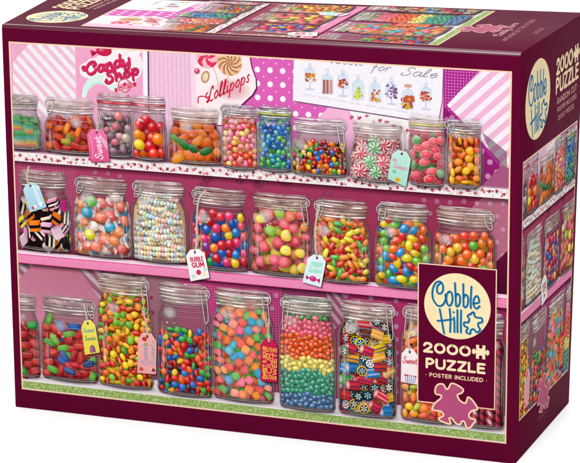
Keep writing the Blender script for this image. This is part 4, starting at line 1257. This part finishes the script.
# ------------------------------------------------------------------ sheets: put the ink on a face of the carton
class Sheet:
    def __init__(self):
        self.items = []

    def put(self, art, mapf, clip=None, rename=lambda k: k):
        for key, V, F, C in art.prims:
            if clip is not None:
                x0, y0, x1, y1 = clip
                lo, hi = V.min(0), V.max(0)
                if hi[0] <= x0 or lo[0] >= x1 or hi[1] <= y0 or lo[1] >= y1:
                    continue
                if lo[0] < x0 or hi[0] > x1 or lo[1] < y0 or hi[1] > y1:
                    V, F, C = self.cut(V, F, C, clip)
                    if not F:
                        continue
            self.items.append((rename(key), mapf(V), F, C))

    @staticmethod
    def cut(V, F, C, clip):
        x0, y0, x1, y1 = clip
        NV, NF, NC = [], [], []
        for f in F:
            P = [(V[i], C[i]) for i in f]
            for ax, lim, sg in ((0, x0, 1), (0, x1, -1), (1, y0, 1), (1, y1, -1)):
                out = []
                for j in range(len(P)):
                    (p, cp), (q, cq) = P[j - 1], P[j]
                    dp, dq = sg * (p[ax] - lim), sg * (q[ax] - lim)
                    if (dp >= 0) != (dq >= 0):
                        t = dp / (dp - dq)
                        out.append((p + (q - p) * t, cp + (cq - cp) * t))
                    if dq >= 0:
                        out.append((q, cq))
                P = out
                if len(P) < 3:
                    break
            if len(P) >= 3:
                b = len(NV)
                NV += [p for p, _ in P]
                NC += [c for _, c in P]
                NF.append(tuple(range(b, b + len(P))))
        return np.array(NV), NF, np.array(NC)

    def layers(self):
        """painter's order to as few ink layers as the overlaps need"""
        n = len(self.items)
        B = np.zeros((n, 4))
        for i, (_, V, _, _) in enumerate(self.items):
            B[i] = (*V.min(0), *V.max(0))
        L = np.zeros(n, int)
        for i in range(n):
            if i:
                b = B[i]
                m = (B[:i, 0] < b[2]) & (B[:i, 2] > b[0]) & (B[:i, 1] < b[3]) & (B[:i, 3] > b[1])
                L[i] = 1 + (L[:i][m].max() if m.any() else -1)
        return L


def bilinear(quad):
    """map of the unit square to a quad BL BR TR TL"""
    q = [np.array(p, float) for p in quad]

    def f(s, t):
        s, t = np.asarray(s)[:, None], np.asarray(t)[:, None]
        return (1 - s) * (1 - t) * q[0] + s * (1 - t) * q[1] + s * t * q[2] + (1 - s) * t * q[3]
    return f


# ------------------------------------------------------------------ scene
sc = bpy.context.scene
col = sc.collection


def material(name):
    m = bpy.data.materials.new(name)
    m.use_nodes = True
    nt = m.node_tree
    return m, nt, nt.nodes['Principled BSDF'], nt.nodes['Material Output']


def paper_gloss(nt, b, base_rough=.34, level=0.0013):
    """printed coated board: faint mottling of ink and gloss"""
    tc = nt.nodes.new('ShaderNodeTexCoord')
    n1 = nt.nodes.new('ShaderNodeTexNoise')
    n1.inputs['Scale'].default_value = 60
    n1.inputs['Detail'].default_value = 4
    nt.links.new(tc.outputs['Object'], n1.inputs['Vector'])
    mr = nt.nodes.new('ShaderNodeMapRange')
    mr.inputs['To Min'].default_value = base_rough - .05
    mr.inputs['To Max'].default_value = base_rough + .07
    nt.links.new(n1.outputs['Fac'], mr.inputs['Value'])
    nt.links.new(mr.outputs['Result'], b.inputs['Roughness'])
    b.inputs['Specular IOR Level'].default_value = level
    return tc


def ink_material(name, glaze):
    m, nt, b, out = material(name)
    tc = paper_gloss(nt, b)
    at = nt.nodes.new('ShaderNodeAttribute')
    at.attribute_name = 'ink'
    n = nt.nodes.new('ShaderNodeTexNoise')
    n.inputs['Scale'].default_value = 900
    n.inputs['Detail'].default_value = 3
    nt.links.new(tc.outputs['Object'], n.inputs['Vector'])
    n2 = nt.nodes.new('ShaderNodeTexNoise')
    n2.inputs['Scale'].default_value = 260
    n2.inputs['Detail'].default_value = 4
    nt.links.new(tc.outputs['Object'], n2.inputs['Vector'])
    mr = nt.nodes.new('ShaderNodeMapRange')
    mr.inputs['From Min'].default_value, mr.inputs['From Max'].default_value = .3, .7
    mr.inputs['To Min'].default_value, mr.inputs['To Max'].default_value = .95, 1.03
    nt.links.new(n.outputs['Fac'], mr.inputs['Value'])
    mr2 = nt.nodes.new('ShaderNodeMapRange')
    mr2.inputs['From Min'].default_value, mr2.inputs['From Max'].default_value = .3, .7
    mr2.inputs['To Min'].default_value, mr2.inputs['To Max'].default_value = .965, 1.025
    nt.links.new(n2.outputs['Fac'], mr2.inputs['Value'])
    mu = nt.nodes.new('ShaderNodeMath'); mu.operation = 'MULTIPLY'
    nt.links.new(mr.outputs['Result'], mu.inputs[0]); nt.links.new(mr2.outputs['Result'], mu.inputs[1])
    vm = nt.nodes.new('ShaderNodeVectorMath'); vm.operation = 'SCALE'
    nt.links.new(at.outputs['Color'], vm.inputs[0]); nt.links.new(mu.outputs[0], vm.inputs['Scale'])
    nt.links.new(vm.outputs['Vector'], b.inputs['Base Color'])
    if glaze:
        tr = nt.nodes.new('ShaderNodeBsdfTransparent')
        mx = nt.nodes.new('ShaderNodeMixShader')
        nt.links.new(at.outputs['Alpha'], mx.inputs['Fac'])
        nt.links.new(tr.outputs[0], mx.inputs[1]); nt.links.new(b.outputs[0], mx.inputs[2])
        nt.links.new(mx.outputs[0], out.inputs['Surface'])
    return m


M_INK, M_GLAZE = ink_material('printed_ink', False), ink_material('printed_glaze', True)
M_BOARD, nt, b, _ = material('maroon_board')
tcb = paper_gloss(nt, b)
nb = nt.nodes.new('ShaderNodeTexNoise'); nb.inputs['Scale'].default_value = 45; nb.inputs['Detail'].default_value = 6
nt.links.new(tcb.outputs['Object'], nb.inputs['Vector'])
cr = nt.nodes.new('ShaderNodeMix'); cr.data_type = 'RGBA'
c = H(MAROON)
cr.inputs[6].default_value = (*(c[:3] * .93), 1)
cr.inputs[7].default_value = (*(c[:3] * 1.07), 1)
nt.links.new(nb.outputs['Fac'], cr.inputs[0])
nt.links.new(cr.outputs[2], b.inputs['Base Color'])

M_FOLD, nt, b, _ = material('glossy_fold')
paper_gloss(nt, b, .33, .85)  # unworn maroon; gloss raised on this fold alone to give a bright edge highlight
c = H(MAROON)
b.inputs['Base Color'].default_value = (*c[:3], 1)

# --- the carton: corners of the slightly racked box (mm)
CN = {'FTL': (6.126, 2.238, 268.390), 'FTR': (358.619, -3.952, 269.137), 'FBL': (-1.342, 3.977, 0.000), 'FBR': (354.262, -2.263, 0.000), 'BBR': (360.508, 115.375, 0.000), 'BTR': (365.668, 129.477, 266.986), 'BTL': (-3.840, 111.946, 266.592), 'BBL': (4.000, 112.500, 0.000)}
root = bpy.data.objects.new('puzzle_box', None)
root.empty_display_size = .05
col.objects.link(root)
base = [CN['FBL'], CN['FBR'], CN['BBR'], CN['BBL']]
root.location = Vector([sum(v[i] for v in base) / 4 * MM for i in range(3)])
root['label'] = 'maroon jigsaw puzzle box with a printed picture of candy jars on white table'
root['category'] = 'puzzle box'


def link(name, mesh, parent, label=None):
    o = bpy.data.objects.new(name, mesh)
    o.parent = parent
    if parent is root:
        mesh.transform(Matrix.Translation(-root.location))
    elif parent is not None:
        mesh.transform(Matrix.Translation(-root.location))
    if label:
        o['label'] = label
    col.objects.link(o)
    return o


bm = bmesh.new()
vs = {k: bm.verts.new(Vector(v) * MM) for k, v in CN.items()}
for f in (('FBL', 'FBR', 'FTR', 'FTL'), ('FBR', 'BBR', 'BTR', 'FTR'), ('FTL', 'FTR', 'BTR', 'BTL'), ('BBR', 'BBL', 'BTL', 'BTR'), ('BBL', 'FBL', 'FTL', 'BTL'), ('FBL', 'BBL', 'BBR', 'FBR')):
    bm.faces.new([vs[x] for x in f])
bmesh.ops.recalc_face_normals(bm, faces=bm.faces)
bm.edges.ensure_lookup_table()
pair = lambda e: {k for k, v in vs.items() if v in e.verts}
# the fold along the front of the lid is rounder and glossier than the flat panels
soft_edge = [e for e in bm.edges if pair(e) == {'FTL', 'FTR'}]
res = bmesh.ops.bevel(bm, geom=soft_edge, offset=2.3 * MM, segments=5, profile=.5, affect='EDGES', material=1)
rest = [e for e in bm.edges if e.calc_face_angle(0) > math.radians(60)]
bmesh.ops.bevel(bm, geom=rest, offset=.55 * MM, segments=2, profile=.5, affect='EDGES')
me = bpy.data.meshes.new('carton')
bm.to_mesh(me); bm.free()
me.materials.append(M_BOARD)
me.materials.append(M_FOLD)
for p in me.polygons:
    p.use_smooth = True
me.set_sharp_from_angle(angle=math.radians(32))
carton = link('carton', me, root)


def frame(o, a, b):
    o, a, b = (np.array(CN[k], float) for k in (o, a, b))
    x = a - o; x /= np.linalg.norm(x)
    y = b - o
    z = np.cross(x, y); z /= np.linalg.norm(z)
    return o, x, np.cross(z, x), z


PARTS = {}


def emit(sheet, fr, dz=.0016, z0=.02):
    o, x, y, z = fr
    L = sheet.layers()
    print('layers', L.max(), len(L))
    groups = {}
    for (key, V, F, C), l in zip(sheet.items, L):
        groups.setdefault(key, []).append((V, F, C, z0 + dz * l))
    for key in sorted(groups, key=lambda k: (k[0], k[1] is not None)):
        part, subname, label = key
        P, FF, CC, mat = [], [], [], []
        n = 0
        for V, F, C, h in groups[key]:
            P.append(o + V[:, :1] * x + V[:, 1:2] * y + h * z)
            g = 1 if C[:, 3].min() < .995 else 0
            for f in F:
                FF.append([i + n for i in f])
            mat += [g] * len(F)
            CC.append(C)
            n += len(V)
        P = np.concatenate(P) * MM
        CC = np.concatenate(CC)
        name = part if subname is None else subname[0]
        me = bpy.data.meshes.new(name)
        me.from_pydata(P.tolist(), [], FF)
        a = me.attributes.new('ink', 'FLOAT_COLOR', 'POINT')
        a.data.foreach_set('color', CC.astype(np.float32).ravel())
        me.materials.append(M_INK); me.materials.append(M_GLAZE)
        me.polygons.foreach_set('material_index', mat)
        # ink faces look outwards
        want = Vector(z)
        fl = [p.normal.dot(want) < 0 for p in me.polygons]
        if any(fl):
            b2 = bmesh.new(); b2.from_mesh(me); b2.faces.ensure_lookup_table()
            bmesh.ops.reverse_faces(b2, faces=[b2.faces[i] for i, q in enumerate(fl) if q])
            b2.to_mesh(me); b2.free()
        par = root if subname is None else PARTS[part]
        ob = link(name, me, par, label)
        if subname is None:
            PARTS[part] = ob


def bordered(part, W, Hh, bd=1.0):
    a = Art()
    a.poly((part, None, None), [(0, 0), (W, 0), (W, Hh), (0, Hh)], H('f8d3b0'))
    return a


g0, g1 = wall_art()
posters()
shelves(g0, g1)
jars()
tags()


def renamer(part):
    return lambda k: (part, None, None) if k is BG or k[0] == 'bg' else (part, (k[0], k[1]), k[2])


# --- front
FRQ = frame('FBL', 'FBR', 'FTL')
quad = bilinear([(5.85, 13.64), (349.73, 13.35), (354.10, 257.21), (12.05, 257.23)])
mp = lambda V: quad(V[:, 0] / AW, V[:, 1] / AH)
S = Sheet()
S.put(bordered('front_picture', AW, AH), mp)
S.put(ART, mp, clip=(1.0, 1.0, AW - 1.0, AH - 1.0), rename=renamer('front_picture'))
BA = Art()
badge(BA)
S.put(BA, mp, rename=lambda k: ('brand_badge', None, None) if k[1] is None else ('brand_badge', (k[1], 0), None))
emit(S, FRQ)


# --- top (the artwork lies on its side: its right runs to the back, its top to the left)
def face_marks(part_prefix, P, r, lc, words, pc, fine):
    a = Art()
    kl = (part_prefix + '_logo', None, None)
    draw_logo(a, kl, lambda u, v: P(lc[0] + u, lc[1] + v), r)
    kt = (part_prefix + '_lettering', None, None)
    for s, x0, x1, y, h, w in words:
        text(a, kt, s, P(x0, y), P(x1, y), h, w, H(CREAM if h > 5 else 'd8a49c'), gap=.27, up=np.array(P(0, 1)) - np.array(P(0, 0)))
    for x, y, s in fine['icon']:
        piece_icon(a, kt, lambda u, v: P(x + u, y + v), s, H(CREAM))
    kf = (part_prefix + '_fine_print', None, None)
    for s, x0, x1, y, h, w, c in fine['lines']:
        text(a, kf, s, P(x0, y), P(x1, y), h, w, H(c), gap=.2, up=np.array(P(0, 1)) - np.array(P(0, 0)))
    ke = (part_prefix + '_emblem', None, None)
    cx, cy = 309.2, 23.3
    draw_piece(a, ke, lambda u, v: P(pc[0] + (u - cx) * pc[2], pc[1] + (v - cy) * pc[2]), H('b8607c'), H('e8a8a4'), 1.0)
    return a


FRT = frame('FTL', 'FTR', 'BTL')
TA = (118.0, 0.0, 252.0, AH + 21)                   # the part of the artwork used on the top
tq = bilinear([(296.9, 8.3), (299.8, 123.8), (48.5, 104.0), (53.2, 8.5)])      # art BL BR TR TL on the face
tmap = lambda V: tq((V[:, 0] - TA[0]) / (TA[2] - TA[0]), (V[:, 1] - TA[1]) / (TA[3] - TA[1]))
S = Sheet()
S.put(bordered('top_picture', 1, 1), lambda V: tq(V[:, 0], V[:, 1]))
S.put(ART, tmap, clip=(TA[0] + 1, TA[1] + 1, TA[2] - 1, TA[3] - 1), rename=renamer('top_picture'))
PT = lambda u, v: (-v, u)
words = [('2000', 62, 92, -15.5, 8.6, 2.1), ('PUZZLE', 61, 105, -27, 8.6, 2.0), ('RANDOM CUT', 64, 104, -33.5, 2.6, .6), ('POSTER INCLUDED', 64, 104, -38.5, 2.4, .5)]
marks = face_marks('top', PT, 20.5, (33, -24.5), words, (66, -308, .95),
                   {'icon': [(100, -11.5, 6.0)], 'lines': [('(Candy (Store', 46, 88, -326, 5.5, .9, 'd89aa4'), ('ARTWORK BY THE STUDIO', 32, 102, -333.5, 3.0, .6, 'b8707e'), ('2000', 58, 76, -346, 2.6, .5, 'b8707e')]})
S.put(marks, lambda V: V, rename=lambda k: (k[0], None, None))
emit(S, FRT)

# --- right side
FRS = frame('FBR', 'BBR', 'FTR')
SA = (77.0, 15.5, 205.0, 213.0)
sq = bilinear([(6.4, 27.0), (113.6, 25.0), (122.2, 197.0), (5.5, 198.4)])
smap = lambda V: sq((V[:, 0] - SA[0]) / (SA[2] - SA[0]), (V[:, 1] - SA[1]) / (SA[3] - SA[1]))
S = Sheet()
S.put(bordered('side_picture', 1, 1), lambda V: sq(V[:, 0], V[:, 1]))
S.put(ART, smap, clip=(SA[0] + 1.1, SA[1] + 1.1, SA[2] - 1.1, SA[3] - 1.1), rename=renamer('side_picture'))
PS = lambda u, v: (u, v)
words = [('2000', 73, 107, 239.0, 9.0, 2.3), ('PUZZLE', 73, 121, 226.5, 9.0, 2.2), ('. RANDOM CUT .', 72, 122, 218.6, 3.6, .75), ('POSTER INCLUDED', 76, 118, 213.2, 2.8, .5), ('2000 PIECES', 78, 113, 207.6, 2.8, .5)]
marks = face_marks('side', PS, 25.5, (34, 232), words, (57.5, 29, .92), {'icon': [(116.5, 243.5, 6.0)], 'lines': [('PUZZLE', 48, 66, 12, 2.2, .4, '94506a')]})
S.put(marks, lambda V: V, rename=lambda k: (k[0], None, None))
emit(S, FRS)

# --- white table
bm = bmesh.new()
R0 = 6.0
bmesh.ops.create_grid(bm, x_segments=40, y_segments=40, size=R0)
me = bpy.data.meshes.new('table_surface')
bm.to_mesh(me); bm.free()
tb = bpy.data.objects.new('table_surface', me)
col.objects.link(tb)
tb['kind'] = 'structure'
tb['label'] = 'plain white tabletop under the box'
mt, nt, b, _ = material('white_tabletop')
b.inputs['Roughness'].default_value = .6
b.inputs['Specular IOR Level'].default_value = .2
nz = nt.nodes.new('ShaderNodeTexNoise'); nz.inputs['Scale'].default_value = 30
mr = nt.nodes.new('ShaderNodeMix'); mr.data_type = 'RGBA'
mr.inputs[6].default_value = (.92, .92, .92, 1); mr.inputs[7].default_value = (.95, .95, .95, 1)
nt.links.new(nz.outputs['Fac'], mr.inputs[0]); nt.links.new(mr.outputs[2], b.inputs['Base Color'])
me.materials.append(mt)

# --- light: white studio surround and soft boxes
w = bpy.data.worlds.new('World')
sc.world = w
w.use_nodes = True
bg = w.node_tree.nodes['Background']
bg.inputs['Color'].default_value = (1, .99, .985, 1)
bg.inputs['Strength'].default_value = 0.36


def softbox(name, loc, aim, size, watts):
    l = bpy.data.lights.new(name, 'AREA')
    l.shape = 'RECTANGLE'; l.size, l.size_y = size
    l.energy = watts
    o = bpy.data.objects.new(name, l)
    o.location = loc
    o.rotation_euler = (Vector(aim) - Vector(loc)).to_track_quat('-Z', 'Y').to_euler()
    col.objects.link(o)


softbox('key_softbox', (0.5, -2.2, 2.6), (.18, 0, .1), (2.0, 1.4), 101)
softbox('top_softbox', (0.75, 0.1, 2.6), (.2, -.1, 0), (2.6, 2.0), 44)
softbox('back_softbox', (-1.0, 3.0, 1.25), (.15, .1, .25), (3.0, 1.2), 52)

# --- camera
cam = bpy.data.cameras.new('camera')
cam.lens = 158.263
cam.sensor_width = 36
cam.sensor_fit = 'HORIZONTAL'
cam.clip_start, cam.clip_end = .05, 60
co = bpy.data.objects.new('camera', cam)
co.matrix_world = Matrix([[0.940646, -0.074327, 0.331151, 0.746967], [0.338432, 0.278661, -0.898783, -1.472359], [-0.025475, 0.957509, 0.287276, 0.613437], [0.0, 0.0, 0.0, 1.0]])
col.objects.link(co)
sc.camera = co
sc.view_settings.view_transform = 'Standard'
sc.view_settings.look = 'None'
sc.view_settings.exposure = 0
sc.view_settings.gamma = 1
sc.cycles.transparent_max_bounces = 48
sc.cycles.max_bounces = 6
